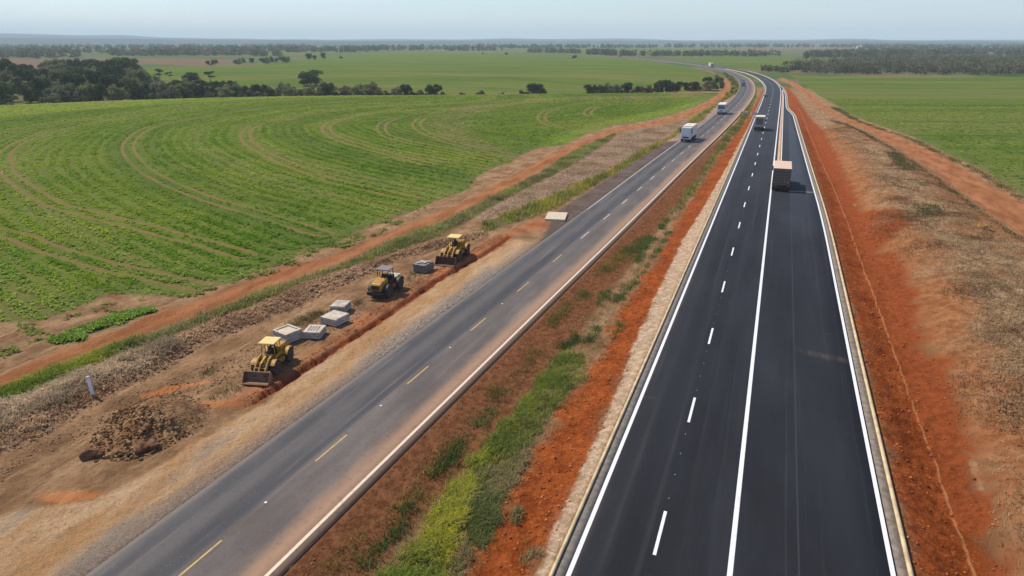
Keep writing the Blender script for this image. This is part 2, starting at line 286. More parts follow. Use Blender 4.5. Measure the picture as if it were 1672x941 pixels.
    gv = t.mix(t.ss(t.noise(5., None, 5., .75), .5, .72, 0, .75), gv, (.17, .12, .08)); gv = t.mix(t.ss(t.noise(14., None, 2.), .62, .75, 0, .5), gv, (.62, .5, .37))
    gv = t.mix(t.ss(t.attr('oredge'), 1.7, .3, 0, .85), gv, t.mix(t.ss(nf, .4, .7), (.17, .135, .11), (.30, .235, .185)))
    gv = t.mix(t.math('MULTIPLY', edge('greyrub', 1., 1.8), .6), gv, t.mix(t.ss(t.noise(4., None, 5., .75), .35, .65), (.12, .10, .085), (.36, .32, .28)))
    c = t.mix(edge('gravel', .3, .6), c, gv)
    cr = t.mix(t.ss(n2, .35, .7), (.36, .25, .16), (.62, .46, .31)); cr = t.mix(t.ss(nf, .5, .75, 0, .6), cr, (.33, .17, .09))
    c = t.mix(edge('cream', .15, .45), c, cr)
    c = lay(c, edge('apron', .3, .35), (.105, .075, .062), (.16, .12, .10), n1)
    c = lay(c, edge('pink', .3, .3), (.27, .18, .14), (.36, .25, .19), n1)
    tr = t.mix(t.ss(t.noise(.5, None, 5., .6, (1.3, .3, 1)), .3, .7), (.24, .092, .035), (.39, .172, .075)); tr = t.mix(t.ss(n2, .55, .8, 0, .5), tr, (.18, .065, .034)); tr = t.mix(t.ss(st, .57, .72, 0, .4), tr, (.45, .235, .14))
    c = t.mix(edge('track', .45, .5), c, tr)
    # crop
    q = t.math('ADD', t.math('MULTIPLY', n3, .6), t.math('MULTIPLY', t.noise(.9, None, 6., .7), .5))
    g = t.mix(t.ss(q, .4, .68), (.085, .135, .014), (.16, .195, .03)); g = t.mix(t.ss(n3, .52, .75, 0, .55), g, (.135, .135, .05)); g = t.mix(t.ss(t.noise(3.2, None, 5., .7), .55, .75, 0, .5), g, (.04, .075, .016))
    g = t.mix(t.ss(t.attr('crop'), 9., 0., 0, .45), g, (.13, .14, .05))
    g = t.mix(t.ss(t.attr('far'), -220, 0, 0, .8), g, t.mix(t.ss(t.noise(.012, None, 4., .6, (1., 2.2, 1.)), .35, .65), (.056, .108, .008), (.105, .138, .015)))
    g = t.mix(t.math('MULTIPLY', edge('lime', 2., 2.), .85), g, (.17, .235, .026))
    g = t.mix(t.math('MULTIPLY', edge('pale', 2., 2.), t.ss(n1, .3, .7, .2, .7)), g, (.24, .18, .085))
    g = t.mix(t.math('MULTIPLY', t.ss(t.attr('band'), .42, .75), .6), g, (.165, .15, .05)); g = t.mix(t.ss(t.attr('band'), .42, .2, 0, .5), g, (.05, .10, .02))
    row = t.new('ShaderNodeTexWave', wave_type='BANDS', bands_direction='X')
    cx = t.new('ShaderNodeCombineXYZ'); t.put(cx.inputs[0], t.math('ADD', t.attr('tram'), t.math('MULTIPLY', n1, 1.1))); t.put(row.inputs['Vector'], cx.outputs[0]); row.inputs['Scale'].default_value = .26; row.inputs['Distortion'].default_value = 0
    g = t.mix(t.math('MULTIPLY', t.ss(row.outputs['Fac'], .45, .95), t.ss(t.noise(.08, None, 3.), .35, .65, .1, .5)), g, (.11, .11, .04))
    ab = t.math('ABSOLUTE', t.attr('tram')); wl = t.math('ABSOLUTE', t.math('SUBTRACT', ab, 1.05))
    wl = t.math('ADD', wl, t.math('MULTIPLY', t.math('SUBTRACT', n2, .5), .5))
    g = t.mix(t.math('MULTIPLY', t.ss(wl, .5, .18), t.ss(t.noise(.06, None, 3.), .36, .52, .4, .85)), g, t.mix(n1, (.25, .145, .065), (.18, .14, .055)))
    fl = t.math('ABSOLUTE', t.attr('farline')); g = t.mix(t.ss(fl, 2.2, .5, 0, .55), g, (.045, .06, .02))
    c = t.mix(edge('crop', .45, 1.1), c, g)
    c = t.mix(t.ss(t.attr('trench'), -.25, .15), c, t.mix(t.ss(n2, .35, .7), (.22, .055, .02), (.34, .105, .042)))
    h = t.math('ADD', t.math('MULTIPLY', n2, .8), t.math('MULTIPLY', t.noise(6., None, 6., .75), .6))
    return t.bsdf(c, .95, 0., .02, h, 1., .28)
M = {}
M['ground'] = ground_material()

def asphalt_old():
    t = NT('old_asphalt'); u = t.attr('across'); n1 = t.noise(.5, None, 5., .6, (1, .25, 1)); nf = t.noise(16., None, 2.); nl = t.noise(.8, None, 4., .6, (2.5, .06, 1)); nm = t.noise(3., None, 4., .6)
    c = t.mix(t.ss(n1, .3, .7), (.085, .070, .062), (.138, .115, .100))
    blue = t.mix(t.ss(n1, .3, .7), (.043, .042, .044), (.074, .071, .071))
    c = t.mix(t.ss(t.math('ADD', u, t.math('MULTIPLY', nl, .5)), 3.75, 3.15), c, blue)
    w = t.math('ABSOLUTE', t.math('SUBTRACT', u, 1.75)); c = t.mix(t.ss(w, .9, .1, 0, .6), c, (.115, .10, .093))
    w = t.math('ABSOLUTE', t.math('SUBTRACT', u, 3.15)); c = t.mix(t.ss(w, .45, .05, 0, .75), c, (.042, .046, .055))
    w = t.math('ABSOLUTE', t.math('SUBTRACT', u, 4.6)); c = t.mix(t.ss(w, .5, .05, 0, .4), c, (.075, .068, .068))
    c = t.mix(t.ss(t.math('ADD', u, t.math('MULTIPLY', n1, .9)), 5.9, 7.2, 0, .8), c, (.34, .20, .115))
    c = t.mix(t.ss(u, .5, 0., 0, .6), c, (.19, .15, .12)); c = t.mix(t.ss(nm, .52, .75, 0, .42), c, (.055, .048, .045)); c = t.mix(t.ss(nf, .6, .75, 0, .35), c, (.24, .215, .2)); c = t.mix(t.ss(nl, .56, .7, 0, .42), c, (.19, .155, .135))
    return t.bsdf(c, .8, 0., .25, nf, .3, .01)
def asphalt_new():
    t = NT('new_asphalt'); u = t.attr('across'); n1 = t.noise(.3, None, 5., .6, (1, .2, 1)); nf = t.noise(18., None, 2.); nl = t.noise(.6, None, 5., .65, (3.2, .03, 1)); nq = t.noise(.25, None, 5., .7, (.25, 1.6, 1))
    c = t.mix(t.ss(n1, .3, .7), (.0115, .0125, .0155), (.019, .0205, .025))
    c = t.mix(t.ss(nl, .55, .72, 0, .45), c, (.05, .052, .06)); c = t.mix(t.ss(nq, .66, .76, 0, .3), c, (.10, .095, .092))
    for lane, wd in ((1.25, .12), (2.75, .12), (4.55, .1), (6.05, .1)):
        w = t.math('ABSOLUTE', t.math('SUBTRACT', u, lane)); c = t.mix(t.math('MULTIPLY', t.ss(w, .5, .05, 0, wd*1.0), t.ss(nl, .3, .6)), c, (.06, .06, .064))
    c = t.mix(t.math('MULTIPLY', t.ss(t.noise(.09, None, 4., .6, (1, .35, 1)), .48, .66), .35), c, (.034, .037, .045))
    c = t.mix(t.math('MULTIPLY', t.ss(u, .55, .1), t.ss(n1, .35, .65, .05, .45)), c, (.12, .08, .055)); c = t.mix(t.math('MULTIPLY', t.ss(u, 12.5, 13.5), t.ss(t.noise(.8, None, 5., .7), .5, .7, 0, .4)), c, (.12, .075, .05))
    w = t.math('ABSOLUTE', t.math('SUBTRACT', u, 9.35)); c = t.mix(t.ss(w, .06, .01, 0, .45), c, (.055, .06, .07))
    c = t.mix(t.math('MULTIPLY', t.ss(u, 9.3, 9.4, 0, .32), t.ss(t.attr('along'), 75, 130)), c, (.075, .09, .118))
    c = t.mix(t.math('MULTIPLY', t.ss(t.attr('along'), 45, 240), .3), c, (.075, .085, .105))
    c = t.mix(t.ss(nf, .6, .8, 0, .3), c, (.075, .078, .085))
    # dusty spill behind the truck and faint scrape
    a = t.attr('along'); s1 = t.math('ABSOLUTE', t.math('SUBTRACT', t.math('ADD', a, t.math('MULTIPLY', n1, 1.6)), t.math('ADD', 111.2, t.math('MULTIPLY', t.math('SUBTRACT', u, 9.), .12))))
    c = t.mix(t.math('MULTIPLY', t.ss(s1, .75, .1), t.ss(u, 8.9, 9.4, 0, .62)), c, (.33, .24, .18))
    s2 = t.math('ABSOLUTE', t.math('SUBTRACT', t.math('ADD', a, t.math('MULTIPLY', n1, 1.2)), t.math('ADD', 50.9, t.math('MULTIPLY', t.math('SUBTRACT', u, 10.), -.25))))
    c = t.mix(t.math('MULTIPLY', t.ss(s2, .8, .1), t.math('MULTIPLY', t.ss(u, 9., 11., 0, .13), t.ss(nl, .35, .6))), c, (.3, .22, .17))
    return t.bsdf(c, .85, 0., .14, nf, .25, .008)
M['old'] = asphalt_old(); M['new'] = asphalt_new()
def linemat(name, c1, c2, wear):
    t = NT(name); n = t.noise(2.5, None, 5., .7); return t.bsdf(t.mix(t.ss(n, .5, .75, 0, wear), c1, c2), .6)
M['white'] = linemat('white_paint', (.66, .67, .68), (.38, .36, .34), .45)
M['cream'] = linemat('cream_paint', (.62, .51, .38), (.36, .26, .18), .65)
M['yellow'] = linemat('yellow_paint', (.44, .30, .09), (.2, .16, .1), .9)
M['faded'] = linemat('faded_paint', (.48, .44, .38), (.2, .18, .16), .85)
M['kerb'] = flat('kerb_concrete', (.50, .38, .22), .85, 0, .25, 1.3)
M['gutter'] = flat('gutter_concrete', (.15, .13, .112), .9, 0, .3, 2.5)
M['gutter2'] = flat('worn_gutter_concrete', (.17, .14, .112), .9, 0, .35, 2.5)
M['island'] = flat('island_soil', (.46, .29, .17), .9, 0, .3, 2.)
M['yellowpaint'] = paint('machine_yellow', (.42, .215, .017), .5, 0., (.13, .07, .035), .95, 1.8)
M['yellowroof'] = paint('cab_roof_yellow', (.66, .49, .17), .55, 0., (.45, .33, .17), .4, 1.2)
M['greyroof'] = paint('cab_roof_grey', (.19, .15, .14), .55, 0., (.2, .14, .1), .5, 1.5)
M['frame'] = flat('black_steel', (.03, .028, .026), .55, .2, .3)
M['rubber'] = flat('tyre_rubber', (.055, .042, .034), .9, 0, .45, 5.)
M['rim'] = flat('dusty_rim', (.30, .165, .085), .7, .1, .3)
M['bucket'] = paint('bucket_steel', (.22, .19, .18), .55, .35, (.24, .095, .035), .75, 1.)
M['rust'] = paint('rusty_steel', (.22, .085, .03), .75, .1, (.12, .05, .025), .6, 2.)
M['darkbucket'] = paint('worn_brown_bucket', (.105, .06, .04), .7, .2, (.16, .07, .035), .6, 1.2)
M['glass'] = flat('cab_glass', (.02, .026, .03), .12, 0, .1)
M['paleglass'] = flat('sky_reflection_glass', (.42, .45, .48), .15, 0, .06)  # reflected sky is put into the pale base colour of this glass
M['midglass'] = flat('grey_glass', (.10, .105, .11), .15, 0, .1)
M['seat'] = flat('seat_vinyl', (.012, .02, .03), .6)
M['chrome'] = flat('cylinder_rod', (.4, .36, .33), .3, .8)
M['grille'] = flat('grille_mesh', (.02, .02, .018), .6)
def slabmat(name, a, b, dark):
    t = NT(name); o = t.obj(); n = t.noise(2.5, o, 6., .7, (1.6, .7, 1.5)); n2 = t.noise(12., o, 3.)
    c = t.mix(t.ss(n, .35, .68), a, b); c = t.mix(t.ss(n2, .55, .8, 0, .5), c, dark); return t.bsdf(c, .9, 0, .2, n2, .3, .02)
M['slab'] = slabmat('grey_concrete', (.28, .25, .22), (.50, .46, .40), (.17, .14, .12))
M['slabtop'] = slabmat('pale_concrete_top', (.36, .30, .22), (.58, .52, .43), (.25, .18, .11))
M['plank'] = slabmat('weathered_wood', (.14, .115, .095), (.27, .235, .21), (.07, .055, .045))
M['culvert'] = slabmat('sandy_concrete', (.46, .37, .26), (.58, .49, .38), (.3, .22, .15))
M['truckwhite'] = paint('truck_white', (.60, .61, .62), .4, 0., (.42, .34, .27), .3, 1.)
M['trucktan'] = paint('tan_roof_sheet', (.66, .48, .35), .6, 0., (.5, .34, .23), .3, .8)
M['trucktop'] = paint('cream_roof_sheet', (.72, .63, .50), .6, 0., (.55, .43, .3), .3, .8)
M['truckdark'] = paint('dusty_dark_panel', (.13, .10, .078), .65, 0., (.17, .11, .07), .5, 1.)
M['truckside'] = paint('rusty_box_side', (.20, .095, .055), .7, 0., (.12, .07, .05), .5, 1.)
M['truckgrey'] = paint('grey_box_panel', (.33, .31, .295), .6, 0., (.2, .15, .11), .4, 1.)
M['redlamp'] = flat('red_lens', (.35, .035, .02), .3)
M['lamp'] = flat('clear_lens', (.7, .7, .66), .2)
M['amber'] = flat('amber_lens', (.75, .26, .05), .3)
M['carpaint'] = flat('dark_car_paint', (.02, .023, .03), .3, .2)
M['silver'] = flat('silver_car_paint', (.22, .23, .25), .35, .4)
M['post'] = flat('white_plastic_pipe', (.74, .75, .78), .45, 0, .1)
M['postcap'] = flat('grey_pipe_cap', (.35, .36, .38), .5)
def earthmat():
    t = NT('clay_spoil'); o = t.P(); n = t.noise(1.2, o, 6., .7); n2 = t.noise(6., o, 4.); n3 = t.noise(.5, o, 3.)
    c = t.mix(t.ss(n, .35, .7), (.15, .08, .036), (.31, .185, .092)); c = t.mix(t.ss(n2, .5, .8, 0, .7), c, (.055, .028, .016)); c = t.mix(t.ss(n3, .5, .7, 0, .5), c, (.17, .065, .03)); return t.bsdf(c, .95, 0, .1, n2, .8, .12)
M['spoil'] = earthmat()
M['rock'] = slabmat('brown_rock', (.15, .075, .04), (.30, .175, .10), (.07, .036, .02))
M['boulder'] = slabmat('red_brown_boulder', (.12, .055, .027), (.22, .11, .058), (.06, .03, .016))
M['hose'] = flat('orange_hose', (.50, .21, .085), .8)
M['pipeblue'] = flat('dark_pipe', (.06, .065, .085), .6)
M['brick'] = flat('red_clay_block', (.30, .11, .06), .85)
M['wall'] = flat('pale_render', (.66, .63, .58), .8)
M['clayroof'] = flat('clay_roof', (.33, .17, .11), .8)
M['hill'] = (lambda t: t.bsdf(t.mix(t.ss(t.noise(.002, None, 4., .6), .4, .6), (.03, .055, .07), (.05, .075, .08)), .95, 0, .05))(NT('haze_blue_hill_scrub'))  # scrub tinted blue, so part of the distance haze sits in its colour
M['bark'] = flat('tree_bark', (.14, .115, .09), .9)
def leafmat(name, trans=.3, vary=True):
    t = NT(name); c = t.attr('tint', 'Color'); oi = t.new('ShaderNodeObjectInfo').outputs['Random']
    hs = t.new('ShaderNodeHueSaturation'); t.put(hs.inputs['Color'], c); t.put(hs.inputs['Value'], t.math('ADD', .75, t.math('MULTIPLY', oi, .5)) if vary else 1.); t.put(hs.inputs['Saturation'], t.math('ADD', .8, t.math('MULTIPLY', oi, .3)) if vary else 1.)
    d = t.new('ShaderNodeBsdfDiffuse'); t.put(d.inputs[0], hs.outputs[0]); tr = t.new('ShaderNodeBsdfTranslucent'); t.put(tr.inputs[0], hs.outputs[0])
    mx = t.new('ShaderNodeMixShader'); mx.inputs[0].default_value = trans; t.t.links.new(d.outputs[0], mx.inputs[1]); t.t.links.new(tr.outputs[0], mx.inputs[2]); t.t.links.new(mx.outputs[0], t.out.inputs[0]); return t.m
M['leaf'] = leafmat('tree_leaves', .38); M['woods'] = leafmat('woodland_leaves', .38, False); M['grass'] = leafmat('grass_blades', .42, False); M['crop'] = leafmat('crop_leaves', .42, False)

# ------------------------------------------------------------------ object helpers
def tag(o, label=None, cat=None, group=None, kind=None):
    if label: o['label'] = label
    if cat: o['category'] = cat
    if group: o['group'] = group
    if kind: o['kind'] = kind
    return o
def np_mesh(name, V, faces, mat, attrs=None, cols=None, parent=None, smooth=False):
    """faces: list of (k x n) index arrays, n = 3 or 4"""
    me = bpy.data.meshes.new(name); V = np.asarray(V, np.float32); me.vertices.add(len(V)); me.vertices.foreach_set('co', V.ravel())
    if sum(len(q) for q in faces) == 0: print("EMPTY", name)
    fl = [np.asarray(q, np.int32) for q in faces if len(q)]
    nl = sum(q.size for q in fl); nf = sum(len(q) for q in fl)
    me.loops.add(nl); me.loops.foreach_set('vertex_index', np.concatenate([q.ravel() for q in fl]))
    me.polygons.add(nf); sz = np.concatenate([np.full(len(q), q.shape[1]) for q in fl]); st = np.concatenate([[0], np.cumsum(sz)[:-1]]).astype(np.int32)
    me.polygons.foreach_set('loop_start', st)
    if smooth: me.polygons.foreach_set('use_smooth', np.ones(nf, bool))
    for k, v in (attrs or {}).items():
        a = me.attributes.new(k, 'FLOAT', 'POINT'); a.data.foreach_set('value', np.asarray(v, np.float32))
    if cols is not None:
        a = me.attributes.new('tint', 'FLOAT_COLOR', 'POINT'); a.data.foreach_set('color', np.column_stack([cols, np.ones(len(cols))]).astype(np.float32).ravel())
    me.update(calc_edges=True); me.validate(); me.materials.append(mat)
    o = bpy.data.objects.new(name, me); COL.objects.link(o)
    if parent: o.parent = parent
    return o
class MB:
    def __init__(s): s.v = []; s.f = []
    def add(s, vs, fs):
        b = len(s.v); s.v += [tuple(p) for p in vs]; s.f += [tuple(b+i for i in q) for q in fs]; return s
    def box(s, x0, x1, y0, y1, z0, z1):
        return s.add([(x0, y0, z0), (x1, y0, z0), (x1, y1, z0), (x0, y1, z0), (x0, y0, z1), (x1, y0, z1), (x1, y1, z1), (x0, y1, z1)], [(3, 2, 1, 0), (4, 5, 6, 7), (0, 1, 5, 4), (1, 2, 6, 5), (2, 3, 7, 6), (3, 0, 4, 7)])
    def prism(s, prof, x0, x1):
        """profile in (y, z) swept along x"""
        n = len(prof); vs = [(x0, y, z) for y, z in prof]+[(x1, y, z) for y, z in prof]
        return s.add(vs, [tuple(range(n)), tuple(range(2*n-1, n-1, -1))]+[((i+1) % n, i, n+i, n+(i+1) % n) for i in range(n)])
    def tube(s, a, b, r0, r1=None, n=12):
        r1 = r0 if r1 is None else r1; a = Vector(a); b = Vector(b); d = (b-a).normalized(); u = d.orthogonal().normalized(); w = d.cross(u)
        vs = [a+(u*math.cos(2*math.pi*i/n)+w*math.sin(2*math.pi*i/n))*r0 for i in range(n)]+[b+(u*math.cos(2*math.pi*i/n)+w*math.sin(2*math.pi*i/n))*r1 for i in range(n)]
        return s.add(vs, [tuple(range(n-1, -1, -1)), tuple(range(n, 2*n))]+[(i, (i+1) % n, n+(i+1) % n, n+i) for i in range(n)])
    def bar(s, a, b, w, h):
        a = Vector(a); b = Vector(b); d = (b-a).normalized(); x = d.cross(Vector((0, 0, 1)))
        x = x.normalized() if x.length > 1e-3 else Vector((1, 0, 0)); z = x.cross(d)
        vs = [p+x*sx*w/2+z*sz*h/2 for p in (a, b) for sx, sz in ((-1, -1), (1, -1), (1, 1), (-1, 1))]
        return s.add(vs, [(3, 2, 1, 0), (4, 5, 6, 7), (0, 1, 5, 4), (1, 2, 6, 5), (2, 3, 7, 6), (3, 0, 4, 7)])
    def lathe(s, prof, x, y, z, n=28, treads=0):
        """profile of (axial, radius) round the X axis"""
        k = len(prof); vs = []
        for i in range(n):
            a = 2*math.pi*i/n; b = 1 if (not treads or i % 2) else 1-treads
            for ax, r in prof: vs.append((x+ax, y+math.cos(a)*r*b, z+math.sin(a)*r*b))
        fs = [(i*k+j, i*k+j+1, ((i+1) % n)*k+j+1, ((i+1) % n)*k+j) for i in range(n) for j in range(k-1)]
        fs += [tuple(i*k for i in range(n)), tuple(i*k+k-1 for i in range(n-1, -1, -1))]
        return s.add(vs, fs)
    def build(s, name, mat, parent=None, bevel=0., smooth=False):
        me = bpy.data.meshes.new(name); bm = bmesh.new(); vs = [bm.verts.new(p) for p in s.v]
        for q in s.f:
            try: bm.faces.new([vs[i] for i in q])
            except ValueError: pass
        bmesh.ops.recalc_face_normals(bm, faces=bm.faces)
        if bevel: bmesh.ops.bevel(bm, geom=[e for e in bm.edges if len(e.link_faces) == 2 and e.calc_face_angle(0) > .5], offset=bevel, segments=2, affect='EDGES', clamp_overlap=True)
        bm.to_mesh(me); bm.free(); me.materials.append(M[mat] if isinstance(mat, str) else mat)
        if smooth:
            for p in me.polygons: p.use_smooth = True
        o = bpy.data.objects.new(name, me); COL.objects.link(o)
        if parent: o.parent = parent
        return o
def empty(name, loc, rz=0., label=None, cat=None, group=None):
    o = bpy.data.objects.new(name, None); COL.objects.link(o); o.location = loc; o.rotation_euler = (0, 0, rz); o.empty_display_size = .5
    return tag(o, label, cat, group)
KIDS = {}
def copy_tree(o):
    c = o.copy(); COL.objects.link(c)
    for ch in o.children:
        d = ch.copy(); COL.objects.link(d); d.parent = c
        for g in ch.children:
            e = g.copy(); COL.objects.link(e); e.parent = d
    return c

# ------------------------------------------------------------------ ground sheet
ang0 = math.atan2(Fv[0], Fv[1])                         # bearing of the view, clockwise from +Y
A = np.radians(np.arange(-64, 64.01, .16))+ang0
rr = [7.]
while rr[-1] < 14800:
    r = rr[-1]; rr.append(r+max(.12, r*(.0052 if r < 120 else .008 if r < 700 else .02)))
rr = np.array(rr); nr, na = len(rr), len(A)
GX = np.sin(A)[None, :]*rr[:, None]; GY = np.cos(A)[None, :]*rr[:, None]
gp = np.stack([GX.ravel(), GY.ravel()], 1)
gz = hgt(gp)
at = {}
at['crop'] = np.maximum(usdf(gp, [F_LEFT, F_PATCH, F_RIGHT], 40), usdf(gp, [F_FAR, F_MID]+F_OTHER, 40))
at['track'] = usdf(gp, [T_LEFT, T_RIGHT], 20); at['red'] = usdf(gp, [RED_M, RED_R], 20); at['dry'] = usdf(gp, [DRY_L], 20); at['dryr'] = sdf(gp, DRY_R, 20)
at['windrow'] = sdf(gp, WINDROW, 10); at['dark'] = sdf(gp, DARK_M, 10); at['platf'] = sdf(gp, PLATF, 10); at['orange'] = usdf(gp, ORANGE, 10)
at['gravel'] = sdf(gp, GRAV, 10); at['cream'] = sdf(gp, CREAM, 10); at['apron'] = sdf(gp, APRON, 10); at['pink'] = sdf(gp, PINK, 10)
at['green'] = usdf(gp, [VERGE, VERGE2, PP([(-150, 176), (0, 170), (230, 160), (700, 154), (700, 147), (330, 141), (235, 128), (215, 116), (150, 112), (60, 118), (0, 130), (-150, 145)])], 15); at['scrub'] = usdf(gp, SCRUB, 60); at['lime'] = usdf(gp, [LIME, LIME2], 20); at['pale'] = sdf(gp, PALE, 20); at['trench'] = sdf(gp, TRENCH, 5); at['greyrub'] = sdf(gp, GREYP, 8.)
g_ = -sline(gp, CRESTL, 160.); gr = np.hypot(gp[:, 0], gp[:, 1])
at['far'] = np.clip(gr-330, -400, 400)
so = np.sqrt(1+np.interp(gp[:, 1], YG, np.gradient(OR_R, YG))**2)
at['oredge'] = np.clip((fx(OR_R, gp[:, 1])-gp[:, 0])/so-OR_W, -20, 20)
tram = np.full(len(gp), 30.)
for L in TRAMS:
    d = sline(gp, L, 30.); c = np.abs(d) < np.abs(tram); tram[c] = d[c]
at['tram'] = tram; at['band'] = band(bandval(gp)); at['ditch'] = np.where((gp[:, 1] > 5) & (gp[:, 1] < 260), np.clip(gp[:, 0]-fx(DITCH, gp[:, 1]), -20, 20), -20)
fl = np.full(len(gp), 40.)
for L in FARLINES:
    d = sline(gp, L, 40.); c = np.abs(d) < np.abs(fl); fl[c] = d[c]
at['farline'] = fl
ii = (np.arange(nr-1)[:, None]*na+np.arange(na-1)[None, :]).ravel()
quads = np.stack([ii, ii+na, ii+na+1, ii+1], 1)
fc = gp[quads].mean(1)
fcm = lambda k: at[k][quads].mean(1)
cl = np.zeros(len(quads), int)
left_f = (sdf(fc, F_LEFT, 5) > 0) | (sdf(fc, F_PATCH, 5) > 0); right_f = sdf(fc, F_RIGHT, 5) > 0; far_f = sdf(fc, F_FAR, 5) > 0; mid_f = sdf(fc, F_MID, 5) > 0
trl = sdf(fc, T_LEFT, 5) > 0; trr = sdf(fc, T_RIGHT, 5) > 0; redb = (sdf(fc, RED_R, 5) > 0); redm = sdf(fc, RED_M, 5) > 0; gvl = sdf(fc, GRAV, 5) > 0; dry = sdf(fc, DRY_R, 5) > 0
for k, q in enumerate([redm, redb, dry, gvl, left_f, right_f, far_f, mid_f, trl, trr]): cl[q] = k+1
names = ['ground', 'median_ground', 'red_bank_ground', 'dry_bank_ground', 'gravel_shoulder_ground', 'field', 'field', 'field', 'field', 'dirt_track_ground', 'dirt_track_ground']
glab = [None]*11
V3 = np.column_stack([gp, gz])
for k, nm in enumerate(names):
    q = quads[cl == k]
    u, inv = np.unique(q, return_inverse=True)
    o = np_mesh(nm, V3[u], [inv.reshape(-1, 4)], M['ground'], {a: v[u] for a, v in at.items()}, smooth=True)
    tag(o, kind='structure')

# ------------------------------------------------------------------ roads
def sheet(name, L, R, z, mat, parent=None, n=4, ymin=2., ymax=1250., thick=0.):
    keep = (YG >= ymin) & (YG <= ymax); L = L[keep]; R = R[keep]; k = len(L)
    t = np.linspace(0, 1, n+1); V = L[:, None, :]*(1-t)[None, :, None]+R[:, None, :]*t[None, :, None]
    V = V.reshape(-1, 2); w = np.linalg.norm(R-L, axis=1); ac = (w[:, None]*t[None, :]).ravel()
    al = np.repeat(YG[keep], n+1)
    zz = np.full(len(V), z); ii = (np.arange(k-1)[:, None]*(n+1)+np.arange(n)[None, :]).ravel()
    F = [np.stack([ii, ii+1, ii+n+2, ii+n+1], 1)]; V3 = np.column_stack([V, zz])
    if thick:
        b = len(V3); lo = np.vstack([V3[::n+1], V3[n::n+1]]); lo[:, 2] -= thick; V3 = np.vstack([V3, lo]); ac = np.concatenate([ac, np.zeros(k), w]); al = np.concatenate([al, YG[keep], YG[keep]])
        i = np.arange(k-1); F.append(np.stack([b+i, i*(n+1), (i+1)*(n+1), b+i+1], 1)); F.append(np.stack([b+k+i+1, (i+1)*(n+1)+n, i*(n+1)+n, b+k+i], 1))
    return np_mesh(name, V3, F, M[mat], {'across': ac, 'along': al}, parent=parent)
def pt2(X): return np.stack([X, YG], 1)
road_o = tag(sheet('old_road', offs(OR_R, -OR_W), offs(OR_R, .42), .03, 'old', n=8, thick=.3), kind='structure')
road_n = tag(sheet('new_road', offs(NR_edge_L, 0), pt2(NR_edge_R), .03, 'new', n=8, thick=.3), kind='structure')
NL = NR_C-3.22; NM = NR_C+3.22
sheet('edge_line', offs(NL, -.10), offs(NL, .10), .034, 'white', road_n, 1)
sheet('centre_line', offs(NM, -.115), offs(NM, .115), .034, 'white', road_n, 1)
sheet('edge_line', offs(BAY_R, -.10), offs(BAY_R, .10), .034, 'white', road_n, 1, ymax=350)
sheet('edge_line', offs(OR_R, -.09), offs(OR_R, .09), .034, 'cream', road_o, 1)
sheet('edge_line', offs(OR_R, -OR_W+.2), offs(OR_R, -OR_W+.3), .034, 'faded', road_o, 1, ymin=88)
def dashes(name, X, off, y0, per, ln, w, z, mat, parent, ymax, ymin=3., dots=False):
    V = []; F = []
    y = y0-per*6
    c = offs(X, off); cl_ = offs(X, off-w/2); cr_ = offs(X, off+w/2)
    g = lambda q, yy: (np.interp(yy, q[:, 1], q[:, 0]), yy)
    while y < ymax:
        if y > ymin:
            segs = [(y, y+ln, 1.)]
            if dots: segs += [(y+ln+(k+1)*1.05, y+ln+(k+1)*1.05+.05, .22) for k in range(7) if k % 2 == 0]
            for a, b, s in segs:
                k = len(V); ca = g(c, a); cb = g(c, b); W = w*s/2
                V += [(ca[0]-W, a, z), (ca[0]+W, a, z), (cb[0]+W, b, z), (cb[0]-W, b, z)]; F.append((k, k+1, k+2, k+3))
        y += per
    return np_mesh(name, V, [np.array(F)], M[mat], parent=parent)
dashes('dashed_lane_line', NR_C, 0, 25.1, 11.98, 3.2, .15, .034, 'white', road_n, 900, dots=True)
dashes('dashed_centre_line', OR_R, -3.42, 25.8, 9.6, 2.85, .10, .034, 'yellow', road_o, 70)
dashes('dashed_centre_line', OR_R, -3.42, 73.8, 9.6, 3.2, .13, .034, 'faded', road_o, 1000, ymin=72)
st = MB()
for y in (21.9, 32.2, 41.5, 51.2): st.box(fx(OR_R, y)-3.5, fx(OR_R, y)-3.38, y, y+.12, .034, .06)
st.build('road_stud', 'white', road_o)
# concrete channel and kerb
def solid(name, Lp, Rp, z0, z1, mat, ymin, ymax):
    keep = (YG >= ymin) & (YG <= ymax); L = Lp[keep]; R = Rp[keep]; k = len(L)
    V = np.vstack([np.column_stack([q, np.full(k, z)]) for q, z in ((L, z0), (L, z1), (R, z1), (R, z0))]); i = np.arange(k-1)
    F = [np.stack([a*k+i, b*k+i, b*k+i+1, a*k+i+1], 1) for a, b in ((0, 1), (1, 2), (2, 3))]
    return tag(np_mesh(name, V, F, M[mat]), kind='structure')
EL, ER = NR_edge_L, NR_edge_R
solid('gutter', offs(EL, -.46), offs(EL, .0), -.3, .045, 'gutter', 2, 600)
solid('kerb', offs(EL, -.60), offs(EL, -.46), -.3, .17, 'kerb', 2, 600)
solid('gutter', pt2(ER+.002), pt2(ER+.44), -.3, .045, 'gutter2', 2, 560)
solid('kerb', pt2(ER+.442), pt2(ER+.60), -.3, .17, 'kerb', 2, 560)
IL = np.interp(YG, [118, 140, 300, 345], [.98, 1.02, .95, .6]); IR = np.interp(YG, [118, 140, 300, 345], [1.82, 1.84, 1.6, .95])
solid('traffic_island', pt2(IL), pt2(IR-.16), -.1, .12, 'island', 118, 346)
solid('kerb', pt2(IR-.158), pt2(IR), -.1, .15, 'white', 118, 346)

